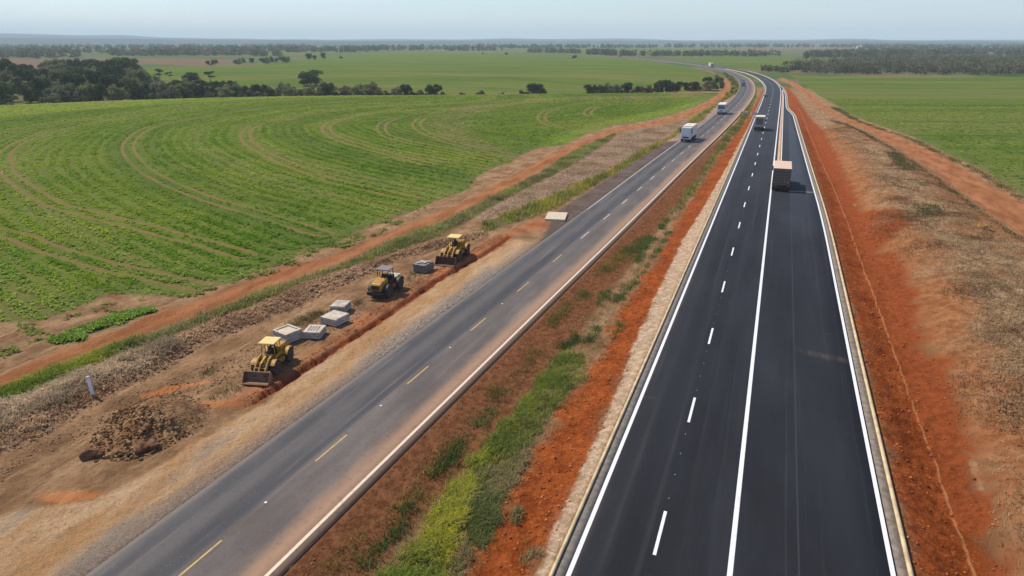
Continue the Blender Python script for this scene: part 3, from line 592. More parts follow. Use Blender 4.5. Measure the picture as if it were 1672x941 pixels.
# ------------------------------------------------------------------ scattered leaves
def blades(name, base, h, w, col, lean=.5, mat='grass'):
    """one curved blade per row of base: a quad and a tip triangle"""
    n = len(base); a = RNG.uniform(0, 2*np.pi, n); d = np.stack([np.cos(a), np.sin(a), np.zeros(n)], 1); s = np.stack([-np.sin(a), np.cos(a), np.zeros(n)], 1)
    ln = RNG.uniform(.15, 1., n)*lean; up = np.array([0, 0, 1.])
    b = base.copy(); b[:, 2] -= .03
    mid = b+d*(h*ln*.35)[:, None]+up*(h*.62)[:, None]; tip = b+d*(h*ln*1.05)[:, None]+up*(h*(1-.25*ln))[:, None]
    hw = (w/2)[:, None]
    V = np.stack([b-s*hw, b+s*hw, mid+s*hw*.8, mid-s*hw*.8, tip], 1).reshape(-1, 3); i = np.arange(n)*5
    return np_mesh(name, V, [np.stack([i, i+1, i+2, i+3], 1), np.stack([i+3, i+2, i+4], 1)], M[mat], cols=np.repeat(col, 5, 0))
def leaves(name, base, h, s, col, mat='crop', k=4):
    """k drooping diamond leaves per plant"""
    n = len(base); B = np.repeat(base, k, 0); N = n*k
    a = np.repeat(RNG.uniform(0, 2*np.pi, n), k)+np.tile(np.arange(k)*2*np.pi/k, n)+RNG.normal(0, .4, N)
    d = np.stack([np.cos(a), np.sin(a), np.zeros(N)], 1); t = np.stack([-np.sin(a), np.cos(a), np.zeros(N)], 1); up = np.array([0, 0, 1.])
    H = np.repeat(h, k)*RNG.uniform(.5, 1.1, N); S = np.repeat(s, k)*RNG.uniform(.7, 1.2, N)
    r0 = B+up*(H*.25)[:, None]; m0 = r0+d*(S*.45)[:, None]+up*(H*.75)[:, None]; tip = r0+d*(S*1.05)[:, None]+up*(H*.35)[:, None]; wv = t*(S*.26)[:, None]
    V = np.stack([r0, m0+wv, tip, m0-wv], 1).reshape(-1, 3); i = np.arange(N)*4
    return np_mesh(name, V, [np.stack([i, i+1, i+2, i+3], 1)], M[mat], cols=np.repeat(np.repeat(col, k, 0), 4, 0))
def in_poly(polys, n, dens=None, margin=0., pre=None):
    """about n points inside the polygons, weighted by dens(points) in 0..1"""
    out = []; areas = []
    for q in polys:
        x, y = q[:, 0], q[:, 1]; areas.append(abs(np.dot(x, np.roll(y, -1))-np.dot(y, np.roll(x, -1)))/2)
    for q, ar in zip(polys, areas):
        lo, hi = q.min(0), q.max(0); bb = np.prod(hi-lo); m_ = int(n*ar/sum(areas)*bb/max(ar, 1e-6)); m_ = min(m_, 6000000)
        p = RNG.uniform(lo, hi, (m_, 2)); p = p[RNG.uniform(0, 1, m_) < pre(p)] if pre else p; p = p[sdf(p, q, 3.) > margin]; out.append(p)
    p = np.vstack(out)
    if dens is not None: p = p[RNG.uniform(0, 1, len(p)) < dens(p)]
    return p
def vis(p, amax=50.):
    a = np.degrees(np.arctan2(p[:, 0], p[:, 1])-ang0); return np.abs(a) < amax
def lift(p): return np.column_stack([p, hgt(p)])
def tramgap(p):
    d = np.full(len(p), 30.)
    for L in TRAMS:
        e = sline(p, L, 6.); c = np.abs(e) < np.abs(d); d[c] = e[c]
    return np.abs(np.abs(d)-1.05) > .33+.0008*np.hypot(p[:, 0], p[:, 1])
def mixc(t, a, b): t = np.clip(t, 0, 1)[:, None]; return np.asarray(a)*(1-t)+np.asarray(b)*t
def jit(c, s=.2): return c*(1+RNG.normal(0, s, (len(c), 1))).clip(.35, 1.9)

def clumpy(p): return .15+.85*sm(fbm(p[:, 0]*.75, p[:, 1]*.75, 33), .36, .56)
# crops
def crop_dens(p):
    r = np.hypot(p[:, 0], p[:, 1]); n = fbm(p[:, 0]*.25, p[:, 1]*.25, 77)
    edge = sm(usdf(p, [F_LEFT, F_PATCH, F_RIGHT], 12)+3*(fbm(p[:, 0]*.4, p[:, 1]*.4, 78)-.5), 0., 5.)
    d = bandval(p); row = .12+.88*sm(np.cos(d*2*np.pi/2.3), -.5, .5)
    return (.3+.7*sm(n, .25, .6))*(.25+.75*edge)*row*(.45+.55*sm(band(d), .25, .6))
at_band = None
def field_crop(name, poly, n):
    p = in_poly([poly], n, crop_dens, pre=lambda q: (vis(q) & (np.hypot(q[:, 0], q[:, 1]) < 305))*np.minimum(1, (70/np.hypot(q[:, 0], q[:, 1]))**1.5)); p = p[tramgap(p)]; print(name, len(p))
    r = np.hypot(p[:, 0], p[:, 1]); b = lift(p); k = fbm(p[:, 0]*.05, p[:, 1]*.05, 88)
    q = mixc(sm(k, .35, .7), (.098, .205, .014), (.185, .262, .026)); q = mixc(sm(r, 130, 290)*.85, q, (.18, .265, .026)); q = mixc(sm(usdf(p, [LIME, LIME2], 20.), -3, 3)*.8, q, (.27, .36, .04)); q = mixc(sm(sdf(p, PALE, 20.), -3, 3)*.7*fbm(p[:, 0]*.2, p[:, 1]*.2, 90), q, (.36, .28, .12)); bv = band(bandval(p)); q = mixc(sm(bv, .42, .75)*.5, q, (.235, .26, .075)); q = q*(.78+.34*sm(bv, .2, .7)+.26*fbm(p[:, 0]*.7, p[:, 1]*.7, 89))[:, None]
    hh = RNG.uniform(.10, .28, len(p)); s = RNG.uniform(.14, .28, len(p))*(1+np.clip((r-70)/220, 0, 1)*.9)
    return tag(leaves(name, b, hh, s, jit(q, .18), k=5), 'low green crop plants covering the ploughed field', 'crop', kind='stuff')
tag(field_crop('crop_foliage', F_LEFT, 1500000), 'low green crop covering the wide field left of the highway with curved tractor tracks', 'crop')
tag(field_crop('crop_foliage', F_RIGHT, 1100000), 'bright green crop covering the field right of the dirt track', 'crop')
p = in_poly([F_PATCH], 5200, lambda q: sm(sdf(q, F_PATCH, 5.)+1.6*(fbm(q[:, 0], q[:, 1], 5)-.55), -.2, .7)); p = p[RNG.uniform(0, 1, len(p)) < clumpy(p)]; b = lift(p)
tag(leaves('crop_foliage', b, RNG.uniform(.08, .32, len(p)), RNG.uniform(.14, .3, len(p)), jit(mixc(RNG.uniform(0, 1, len(p)), (.11, .21, .03), (.22, .31, .06)), .25), k=5), 'isolated bright green strip of crop beside the left dirt track', 'crop', kind='stuff')
SPARSE = PP([(-200, 560), (0, 520), (130, 500), (300, 482), (335, 470), (400, 448), (492, 411), (600, 370), (700, 332), (715, 340), (610, 385), (500, 430), (400, 458), (300, 490), (200, 525), (100, 560), (0, 600), (-200, 640)])
p = in_poly([SPARSE], 5200, lambda q: sm(fbm(q[:, 0]*.55, q[:, 1]*.55, 17), .5, .72)); b = lift(p)
tag(leaves('weed_foliage', b, RNG.uniform(.08, .3, len(p)), RNG.uniform(.12, .3, len(p)), jit(mixc(RNG.uniform(0, 1, len(p)), (.12, .18, .035), (.24, .27, .07)), .25), k=5), 'sparse green plants thinning out over the bare field corner', 'weeds', kind='stuff')

# verge grass
MIXG = None
def tufts(p, k, spread):
    q = np.repeat(p, k, 0); return q+RNG.normal(0, spread, q.shape)
def grass_area(name, polys, ntuft, k, hr, wr, ca, cb, label, cat='grass', dens=None, lean=.6, spread=.14, cs=.25):
    p = in_poly(polys, ntuft, dens, pre=lambda q: vis(q)*1.)
    e = usdf(p, polys, 6.); p = p[RNG.uniform(0, 1, len(p)) < .06+.94*sm(e+2.2*(fbm(p[:, 0]*.6, p[:, 1]*.6, 64)-.5), -.4, .9)]
    sz = .55+.9*fbm(p[:, 0]*.6, p[:, 1]*.6, 61); cc = mixc(sm(fbm(p[:, 0]*.3, p[:, 1]*.3, 62), .3, .7), ca, cb)
    q = tufts(p, k, spread); b = lift(q); h = RNG.uniform(*hr, len(q))*np.repeat(sz, k); w = RNG.uniform(*wr, len(q))
    return tag(blades(name, b, h, w, jit(np.repeat(cc, k, 0), cs), lean), label, cat, kind='stuff')
MG_L = PP([(570, 970), (598, 941), (681, 860), (750, 754), (787, 714), (843, 653), (896, 592), (916, 566), (935, 562), (930, 590), (890, 640), (850, 690), (815, 720), (775, 790), (755, 850), (715, 941), (700, 970)])
MG_D = PP([(787, 716), (843, 655), (896, 594), (916, 566), (953, 566), (959, 605), (924, 637), (884, 694), (830, 748), (800, 735), (800, 712)])
MG_S = [PP(q) for q in ([(780, 745), (830, 740), (870, 700), (860, 745), (815, 800), (775, 885), (745, 930), (740, 900), (760, 850), (770, 800)], [(800, 815), (815, 812), (815, 835), (795, 850)], [(838, 822), (850, 815), (845, 840), (832, 845)], [(780, 845), (800, 850), (790, 880), (770, 880)], [(860, 870), (885, 900), (850, 920)])]
grass_area('median_grass', [MG_L], 2600, 14, (.12, .65), (.018, .038), (.44, .43, .05), (.22, .29, .04), 'tall bright yellow green grass growing down the middle of the median', dens=clumpy, lean=1.)
grass_area('median_grass', [MG_D], 1350, 13, (.12, .6), (.018, .038), (.40, .39, .05), (.16, .20, .045), 'dark green grass patch at the upper end of the median strip', dens=clumpy, lean=1.)
grass_area('median_grass', [MG_L, MG_D], 1300, 12, (.15, .6), (.02, .04), (.42, .35, .15), (.20, .24, .06), 'drying straw stems mixed through the median grass', lean=1.1)
grass_area('median_grass', MG_S, 1100, 13, (.12, .5), (.02, .045), (.16, .19, .06), (.36, .29, .14), 'thin drying grass tufts on the red soil of the median', lean=1.)
WIDE = PP([(420, 960), (560, 880), (760, 670), (905, 550), (1060, 375), (1150, 270), (1165, 270), (1085, 385), (1000, 530), (960, 640), (870, 760), (800, 900), (760, 960)])
grass_area('median_grass', [WIDE], 1500, 7, (.08, .34), (.018, .04), (.20, .19, .05), (.34, .25, .11), 'scattered small dry tufts over the bare soil of the median', lean=1.2, spread=.16)
CL = lambda q, w: PP([(x-w, y) for x, y in q]+[(x+w, y+w*.4) for x, y in reversed(q)])
ROWS = [CL([(584, 918), (615, 885), (661, 836)], 9), CL([(664, 822), (674, 806)], 8), CL([(695, 782), (735, 735), (770, 690), (806, 655)], 8), CL([(921, 556), (947, 534)], 6), CL([(962, 545), (975, 520)], 8), CL([(975, 490), (995, 465)], 5), CL([(1003, 482), (1027, 455)], 9), CL([(1000, 545), (1016, 518)], 4), CL([(1040, 420), (1052, 396), (1064, 380)], 5), CL([(1078, 366), (1090, 350)], 4), CL([(1020, 480), (1045, 440), (1075, 400), (1095, 370)], 2.5)]
grass_area('median_grass', ROWS, 1000, 13, (.15, .45), (.025, .05), (.075, .13, .035), (.14, .19, .05), 'row of separate dark green grass clumps along the median track', spread=.2)
OLIVE = [CL([(800, 645), (840, 605), (880, 562)], 11), CL([(896, 524), (930, 492), (958, 468)], 9), CL([(978, 444), (1020, 408), (1062, 378)], 10), CL([(640, 845), (700, 770), (760, 690)], 10), CL([(520, 930), (560, 905), (600, 860)], 9)]
grass_area('median_grass', OLIVE, 1700, 9, (.12, .38), (.022, .045), (.28, .21, .06), (.16, .16, .05), 'short olive and yellow grass beside the old road', spread=.25)
FARM = [CL([(1100, 345), (1149, 277), (1175, 240), (1202, 204)], 6), CL([(1200, 214), (1215, 190), (1228, 165), (1232, 150), (1230, 140)], 4)]
grass_area('median_grass', FARM, 1500, 10, (.25, .6), (.06, .12), (.34, .32, .07), (.18, .20, .05), 'yellowish grass strip at the far narrow end of the median', spread=.35)
def verge_d(p): return .25+.75*sm(fbm(p[:, 0]*.22, p[:, 1]*.22, 91), .38, .6)
r_near = lambda p: np.hypot(p[:, 0], p[:, 1])
grass_area('verge_grass', [VERGE], 5600, 9, (.18, .6), (.03, .06), (.30, .36, .05), (.16, .21, .05), 'green grass verge along the right edge of the left dirt track', dens=lambda q: verge_d(q)*(.35+.65*clumpy(q)), lean=1.1, spread=.2)
grass_area('verge_grass', [VERGE], 4800, 8, (.15, .55), (.03, .06), (.42, .32, .18), (.28, .21, .12), 'dry straw stems mixed through the left verge', dens=verge_d, lean=1.1, spread=.25)
grass_area('verge_grass', [VERGE2], 5200, 9, (.4, .95), (.05, .1), (.40, .35, .06), (.19, .22, .05), 'yellow green bushy verge between the dry ground and the old road', dens=verge_d, lean=.8, spread=.3)
LUSH = PP([(-200, 705), (0, 642), (60, 610), (130, 584), (200, 560), (222, 562), (150, 598), (70, 634), (0, 660), (-200, 740)])
grass_area('verge_grass', [LUSH], 1500, 12, (.2, .62), (.025, .05), (.36, .39, .05), (.19, .26, .04), 'lush yellow green grass on the verge behind the white marker post', lean=1., spread=.2)
WIND_BRUSH = PP([(-300, 790), (0, 665), (64, 640), (147, 603), (223, 577), (290, 556), (300, 566), (270, 590), (200, 620), (140, 645), (100, 665), (50, 690), (0, 715), (-300, 830)])
grass_area('dry_brush', [WIND_BRUSH], 2000, 9, (.2, .65), (.025, .05), (.32, .245, .155), (.54, .42, .27), 'heaped dry brush along the windrow at the left edge', 'brush', lean=1.6, spread=.25)
grass_area('dry_brush', [WINDROW], 2000, 6, (.1, .35), (.04, .09), (.24, .145, .08), (.50, .34, .2), 'broken roots and dry stalks along the pushed up earth windrow', 'brush', lean=2., spread=.35)
grass_area('dry_grass', [DRY_L], 6000, 6, (.1, .3), (.06, .12), (.34, .24, .15), (.52, .38, .26), 'flattened dry stubble between the left dirt track and the old road', 'grass', lean=1.8, spread=.5)
def dr_d(p): return (.3+.7*sm(fbm(p[:, 0]*.3, p[:, 1]*.3, 93), .35, .6))*np.minimum(1, (60/r_near(p))**1.)*sm(sdf(p, DRY_R, 12)+9*(fbm(p[:, 0]*.15, p[:, 1]*.15, 94)-.5), -1, 6)
grass_area('dry_grass', [DRY_R], 75000, 5, (.08, .30), (.028, .06), (.17, .105, .052), (.42, .30, .165), 'straw coloured dry grass over the bank right of the new road', 'grass', dens=dr_d, lean=1.8, spread=.35)
GR_R = [CL([(1360, 195), (1395, 212), (1430, 232), (1470, 256), (1520, 290), (1560, 318), (1610, 356), (1672, 400)], 7), PP([(1440, 255), (1475, 262), (1500, 290), (1470, 290)]), PP([(1490, 350), (1530, 345), (1545, 365), (1500, 372)])]
grass_area('verge_grass', GR_R, 1700, 8, (.15, .4), (.04, .08), (.13, .13, .05), (.085, .10, .035), 'low olive weeds along the left edge of the right dirt track', spread=.4, lean=1.2)
GR_F = [CL([(1362, 174), (1397, 195), (1436, 209), (1493, 228), (1525, 245), (1563, 264), (1608, 284), (1637, 303), (1672, 325)], 7)]
grass_area('verge_grass', GR_F, 1500, 8, (.2, .5), (.05, .09), (.11, .14, .035), (.22, .16, .06), 'rough weeds between the right dirt track and the bright field', spread=.4, lean=1.2)
PL_G = [PP(q) for q in ([(320, 612), (345, 600), (362, 602), (335, 618)], [(465, 528), (515, 508), (535, 510), (480, 536)], [(575, 496), (590, 482), (600, 486), (585, 500)], [(660, 455), (680, 438), (690, 442), (668, 458)], [(380, 625), (330, 650), (345, 655), (400, 632)])]
grass_area('verge_grass', PL_G, 420, 9, (.12, .35), (.025, .05), (.12, .115, .045), (.19, .15, .07), 'sparse worn grass patches among the concrete stacks', spread=.25, lean=1.2)
# clods and stones lying on bare ground
def stones(name, p, s, cols, mat, label, cat, kind='stuff'):
    n = len(p); base = lift(p)
    oc = np.array([(1, 0, 0), (-1, 0, 0), (0, 1, 0), (0, -1, 0), (0, 0, 1), (0, 0, -1)], float); of = np.array([(0, 2, 4), (2, 1, 4), (1, 3, 4), (3, 0, 4), (2, 0, 5), (1, 2, 5), (3, 1, 5), (0, 3, 5)])
    V = oc[None]*s[:, None, None]*RNG.uniform(.55, 1.25, (n, 6, 3)); a = RNG.uniform(0, 6.28, n); c_, s_ = np.cos(a)[:, None], np.sin(a)[:, None]
    V = np.stack([V[..., 0]*c_-V[..., 1]*s_, V[..., 0]*s_+V[..., 1]*c_, V[..., 2]*.7], 2)+base[:, None, :]+np.array([0, 0, 1.])*(s*.2)[:, None, None]
    F = (np.arange(n)[:, None, None]*6+of[None]).reshape(-1, 3)
    return tag(np_mesh(name, V.reshape(-1, 3), [F], M[mat], cols=np.repeat(cols, 6, 0)), label, cat, kind=kind)
M['clod'] = leafmat('loose_clods', 0., False)
def pw(n, a, b): return a+(b-a)*RNG.power(.3, n)
p = in_poly([RED_M], 9000, lambda q: np.minimum(1, 45/r_near(q))); p = p[vis(p)]
stones('red_clod_rubble', p, pw(len(p), .025, .12), jit(mixc(RNG.uniform(0, 1, len(p)), (.22, .055, .02), (.45, .17, .075)), .2), 'clod', 'loose red clods scattered over the bare median soil', 'clods')
p = in_poly([RED_R], 9000, lambda q: np.minimum(1, 45/r_near(q))); p = p[vis(p)]
stones('red_clod_rubble', p, pw(len(p), .025, .13), jit(mixc(RNG.uniform(0, 1, len(p)), (.22, .055, .018), (.42, .15, .06)), .2), 'clod', 'loose red clods along the ditch right of the new road', 'clods')
p = in_poly([GRAV], 13000, lambda q: np.minimum(1, 40/r_near(q))); p = p[vis(p)]; p = p[road_cover(p) < -.15]
stones('gravel', p, pw(len(p), .012, .04), jit(mixc(RNG.uniform(0, 1, len(p)), (.34, .25, .16), (.58, .44, .30)), .15), 'clod', 'loose gravel over the sandy shoulder left of the old road', 'gravel')
p = in_poly([GREYP], 1500, lambda q: sm(sdf(q, GREYP, 4.)+2.5*(fbm(q[:, 0]*.5, q[:, 1]*.5, 18)-.5), -.1, 1.6))
stones('gravel', p, pw(len(p), .03, .10), jit(mixc(RNG.uniform(0, 1, len(p)), (.24, .20, .16), (.50, .44, .36)), .2), 'clod', 'grey crushed rubble spread on the sandy shoulder beside the trench', 'gravel')
p = in_poly([CREAM], 6000, lambda q: np.minimum(1, 40/r_near(q)))
stones('gravel', p, pw(len(p), .02, .07), jit(mixc(RNG.uniform(0, 1, len(p)), (.40, .28, .17), (.66, .52, .37)), .15), 'clod', 'cream crushed stone strip against the left kerb of the new road', 'gravel')
p = in_poly([WINDROW], 5000, lambda q: np.minimum(1, 60/r_near(q))); p = p[vis(p)]
stones('windrow_rubble', p, pw(len(p), .04, .22), jit(mixc(RNG.uniform(0, 1, len(p)), (.16, .085, .045), (.40, .245, .145)), .2), 'clod', 'clods and broken stone in the pushed up windrow', 'rubble')
p = in_poly([DARK_M], 4000, lambda q: np.minimum(1, 40/r_near(q))); p = p[vis(p)]
stones('dark_clod_rubble', p, pw(len(p), .02, .09), jit(mixc(RNG.uniform(0, 1, len(p)), (.09, .04, .02), (.30, .14, .07)), .2), 'clod', 'dark brown crumbs of soil beside the old road edge', 'clods')
TS = PP([(395, 668), (430, 642), (505, 592), (620, 512), (709, 452), (800, 400), (838, 380), (820, 380), (700, 445), (610, 508), (490, 590), (400, 650)])
p = in_poly([TS], 3400); stones('red_clod_rubble', p, pw(len(p), .02, .085), jit(mixc(RNG.uniform(0, 1, len(p)), (.17, .05, .02), (.40, .15, .065)), .2), 'clod', 'dug out red clods heaped along the narrow trench', 'clods')
GR2 = PRE = in_poly([PP([(-200, 930), (40, 760), (200, 680), (330, 640), (450, 590), (700, 460), (690, 440), (420, 560), (200, 650), (0, 760)])], 4500)
p = PRE[vis(PRE)]; stones('soil_rubble', p, pw(len(p), .02, .1), jit(mixc(RNG.uniform(0, 1, len(p)), (.16, .09, .05), (.38, .24, .15)), .2), 'clod', 'small stones strewn over the graded brown strip', 'stones')

# ------------------------------------------------------------------ trees
def leaf_cloud(C, R, per, size, cols, rng):
    """leaf quads in ellipsoid lobes; C centres, R radii (n,3)"""
    V = []; T = []
    for c, r, tc in zip(C, R, cols):
        n = per; d = rng.normal(size=(n, 3)); d /= np.linalg.norm(d, axis=1)[:, None]; d[:, 2] = np.where(d[:, 2] < -.35, -d[:, 2]*.5, d[:, 2])
        q = c+d*r*(rng.uniform(.55, 1.08, n))[:, None]
        nn = d+rng.normal(0, .55, (n, 3)); nn /= np.linalg.norm(nn, axis=1)[:, None]
        a = np.cross(nn, rng.normal(size=(n, 3))); a /= np.linalg.norm(a, axis=1)[:, None]; b = np.cross(nn, a); s = size*rng.uniform(.55, 1.25, n)[:, None]
        V.append(np.stack([q-a*s, q-b*s*.6, q+a*s, q+b*s*.6], 1).reshape(-1, 3)); T.append(np.repeat(tc*rng.uniform(.65, 1.35, n)[:, None], 4, 0))
    V = np.vstack(V); T = np.vstack(T); i = np.arange(len(V)//4)*4
    return V, [np.stack([i, i+1, i+2, i+3], 1)], T
def tree_proto(h, w, lobes, per, leaf, trunk_h, tr, seed, c1, c2, flat_=.5, low=.35, open_=False):
    rng = np.random.default_rng(seed); cz = h*(low+1)/2
    t = rng.uniform(0, 2*np.pi, lobes); rad = np.sqrt(rng.uniform(0, 1, lobes))*w*.36
    zz = h*low+(h*(1-low))*rng.uniform(.15, .86, lobes); zz -= (rad/(w*.36))**2*h*(1-low)*.22
    C = np.stack([np.cos(t)*rad, np.sin(t)*rad, zz], 1); R = np.stack([rng.uniform(.6, 1.15, lobes)*w*.21]*2+[rng.uniform(.6, 1.1, lobes)*h*(1-low)*.26*flat_*2], 1)
    cols = np.array(c1)*(1-(u := rng.uniform(0, 1, lobes)[:, None]))+np.array(c2)*u
    V, F, T = leaf_cloud(C, R, per, leaf, cols, rng)
    root = empty('tree', (0, 0, -300))
    np_mesh('crown', V, F, M['leaf'], cols=T, parent=root)
    mb = MB(); mb.tube((0, 0, -.4), (rng.normal(0, .1), rng.normal(0, .1), trunk_h), tr, tr*.65, 8)
    for k in rng.permutation(lobes)[:5 if not open_ else 9]:
        mb.tube((0, 0, trunk_h*.9), C[k]*np.array([.9, .9, .97]), tr*.5, tr*.15, 6)
    mb.build('trunk', 'bark', root)
    return root
DG, OG, GG = (.08, .11, .04), (.19, .215, .08), (.21, .19, .115)
PROTO = [tree_proto(8, 9, 15, 120, .48, 2.2, .28, 1, DG, OG, .5, .18), tree_proto(6, 8, 12, 120, .45, 1.4, .2, 2, OG, GG, .5, .1), tree_proto(9.5, 8, 16, 120, .48, 2.6, .28, 3, DG, (.05, .075, .022), .5, .2),
         tree_proto(4.2, 6, 9, 110, .4, .8, .14, 4, (.05, .062, .03), GG, .5, .05), tree_proto(6.5, 7, 12, 120, .42, 1.5, .2, 5, (.035, .055, .018), (.075, .095, .03), .5, .12)]
def plant_tree(proto, x, y, s, rz, name, label, cat='tree', group=None, sink=0., sz=None):
    c = copy_tree(proto); c.name = name; c.location = (x, y, H1(x, y)-sink); c.rotation_euler = (0, 0, rz); c.scale = (s, s, sz or s); tag(c, label, cat, group)
    return c
# wood and belt in the gully beyond the left field
def belt(poly_px, n, mind, picks, smin, smax, name, label, group, sink=.2):
    poly = PP(poly_px); pts = []; tries = 0
    cand = in_poly([poly], n*40)
    for q in cand:
        md = mind*np.sqrt(max(1, 1)); 
        if all((q[0]-a)**2+(q[1]-b)**2 > md*md for a, b in pts): pts.append(tuple(q))
        if len(pts) >= n: break
    for x, y in pts:
        plant_tree(PROTO[random.choice(picks)], x, y, random.uniform(smin, smax), random.uniform(0, 6.28), name, label, 'tree', group, sink)
    return len(pts)
nb = [belt([(-120, 172), (0, 167), (120, 162), (230, 158), (235, 132), (215, 121), (150, 117), (60, 123), (0, 132), (-120, 145)], 165, 5.6, [0, 1, 2, 3, 4, 1, 4], .9, 1.45, 'bushy_tree', 'dark bushy tree in the thick wood at the left beyond the near field', 'trees of the wood left of the far field'),
      belt([(230, 157), (420, 155), (560, 153.5), (560, 149), (420, 147), (330, 144), (235, 136)], 80, 4.6, [1, 3, 3, 4], .75, 1.15, 'bushy_tree', 'low dark bush tree in the belt joining the wood to the lone spreading tree', 'low trees of the middle belt'),
      belt([(560, 153.2), (715, 151.6), (715, 149.6), (560, 150)], 26, 4.6, [3, 3, 4, 1], .75, 1.15, 'bushy_tree', 'small dark tree in the hedge line between the two lone trees', 'hedge line trees'),
      belt([(715, 151.6), (860, 151), (860, 149.6), (715, 149.6)], 12, 6., [3], .55, .8, 'bushy_tree', 'low shrub on the thin hedge line left of the big dark tree', 'thin hedge line shrubs'),
      belt([(955, 150.6), (1165, 149.4), (1165, 147.5), (955, 148.5)], 30, 4.6, [3, 1, 4, 4], .7, 1.1, 'bushy_tree', 'dark tree in the hedgerow that ends at the curving dirt track', 'hedgerow trees by the curving track'),
      belt([(60, 116), (105, 112), (125, 118), (110, 122), (70, 122)], 9, 7., [0, 2], .9, 1.2, 'bushy_tree', 'tall dark tree in the left clump above the wood', 'left clump above the wood'),
      belt([(165, 117), (222, 113), (222, 119), (180, 122)], 9, 7., [0, 2], .9, 1.2, 'bushy_tree', 'tall dark tree in the round clump at the corner of the far field', 'round clump at the field corner')]
def px_tree(px, py, hpx, proto, name, label, cat='tree', group=None, wide=1.):
    x, y = P(px, py); z = H1(x, y); x, y = P(px, py, z)
    Z = (np.array([x, y, z-CAMZ])@Fv); h = hpx*Z/f_/1.0
    ph = max(v.co.z for v in proto.children[0].data.vertices); s = h/ph
    return plant_tree(proto, x, y, s*wide, random.uniform(0, 6.28), name, label, cat, group, .1, s)
SPREAD = tree_proto(8, 13, 24, 150, .42, 1.3, .5, 21, (.03, .045, .018), (.07, .09, .035), .5, .12)
ROUND = tree_proto(8, 13, 22, 150, .42, 1.6, .5, 22, (.025, .04, .016), (.06, .085, .03), .55, .04)
OPEN = tree_proto(7, 8, 9, 80, .34, 3.2, .22, 23, (.05, .06, .03), (.085, .09, .045), .35, .45, True)
px_tree(508, 143.5, 26, SPREAD, 'spreading_tree', 'broad dark tree with a flat spreading crown alone above the belt')
px_tree(877, 152.5, 23.5, ROUND, 'round_tree', 'large dark round crowned tree standing alone at the near field edge')
px_tree(313, 138, 18, SPREAD, 'spreading_tree', 'dome crowned dark tree left of the thin open tree', wide=.95)
px_tree(344, 136, 19, OPEN, 'open_tree', 'thin open crowned tree with a bare stem beside the dome crowned tree')
px_tree(262, 132, 20, OPEN, 'open_tree', 'pale thin tree standing at the edge of the wood', wide=.85)
px_tree(277, 130, 13, OPEN, 'open_tree', 'small pale tree right of the pale thin tree', wide=.9)
for q in ((938, 96, 6, 'small round dark tree alone in the far field, rightmost of three'), (827, 89.5, 4, 'tiny dark tree alone in the far field, middle of three'), (788, 89, 3, 'tiny dark tree alone in the far field, leftmost of three'), (558, 96, 3, 'tiny tree on the far left edge of the far field')):
    px_tree(q[0], q[1], q[2], ROUND, 'lone_tree', q[3], group='lone trees in the far field')
for q in ((505, 100, 13, 1.), (514, 100, 10, .9), (528, 99, 13, .8), (556, 98, 6, .6)): px_tree(q[0], q[1], q[2], PROTO[2], 'tall_tree', {505: 'tallest left tree of the pair on the far field corner', 514: 'shorter tree beside the tallest one on the far field corner', 528: 'narrow tree standing apart at the far field corner', 556: 'small dark bush tree past the narrow tree'}[q[0]], wide=q[3])
print('belts', nb)
for i, (a, b) in enumerate(((386, 106), (395, 105), (412, 105), (430, 104.5), (441, 104), (452, 103.5), (462, 103), (470, 102.5), (340, 108), (350, 108))):
    px_tree(a, b, random.uniform(8, 14), PROTO[i % 3], 'tall_tree', 'dark tree in the broken row on the far edge of the far field', group='broken tree row on the far field edge')

# far woods: one mass each
def wood(name, poly_px, n, hm, label, leaf=1.1, per=40, c1=DG, c2=(.055, .065, .035), browns=.3):
    p = in_poly([PP(poly_px)], n); rng = np.random.default_rng(n*7+sum(map(ord, label))); k = len(p); z = hgt(p)
    h = hm*rng.uniform(.6, 1.15, k); C = np.column_stack([p, z+h*.58]); R = np.stack([h*.5, h*.5, h*.44], 1)
    u = rng.uniform(0, 1, k)[:, None]; cols = np.array(c1)*(1-u)+np.array(c2)*u; br = rng.uniform(0, 1, k) < browns; cols[br] = np.array((.19, .165, .115))*rng.uniform(.7, 1.1, (br.sum(), 1))
    # low lobes so no stems float
    C2 = np.column_stack([p, z+h*.22]); R2 = np.stack([h*.42, h*.42, h*.26], 1)
    V, F, T = leaf_cloud(np.vstack([C, C2]), np.vstack([R, R2]), per, leaf, np.vstack([cols, cols*.9]), rng)
    return tag(np_mesh(name, V, F, M['woods'], cols=T), label, 'woodland', kind='stuff')
wood('woodland', [(1900, 130), (1672, 126), (1500, 124), (1350, 122), (1300, 119.5), (1250, 117), (1300, 113), (1352, 110), (1390, 105), (1400, 101), (1440, 98), (1540, 98), (1672, 100), (1900, 102)], 1500, 8., 'wide grey green woodland behind the bright right field', .75, 34, (.07, .085, .04), (.17, .165, .10), .4)
wood('woodland', [(1310, 95.5), (1400, 95.5), (1550, 94), (1540, 91), (1390, 89), (1330, 91)], 380, 9., 'dark woodland strip above the right field, beyond the pale clearing', 1.3, 26)
wood('woodland', [(1540, 91), (1700, 92), (1900, 93), (1900, 86), (1672, 84), (1500, 82), (1400, 86)], 420, 9., 'hazy woodland filling the far right distance', 1.8, 22)
wood('woodland', [(1400, 82), (1700, 82), (1900, 82), (1900, 76), (1500, 75.5), (1400, 78)], 420, 10., 'blue woodland near the right horizon', 3., 18)
wood('treeline', [(-100, 97), (60, 96.5), (130, 96), (128, 93), (60, 92), (-100, 92)], 110, 11., 'tall dark treeline behind the brown scrub at far left', 1.1, 34)
wood('treeline', [(180, 93), (300, 92), (460, 93), (460, 90), (300, 89), (180, 90)], 170, 10., 'treeline behind the brown strip left of the far field', 1.2, 30)
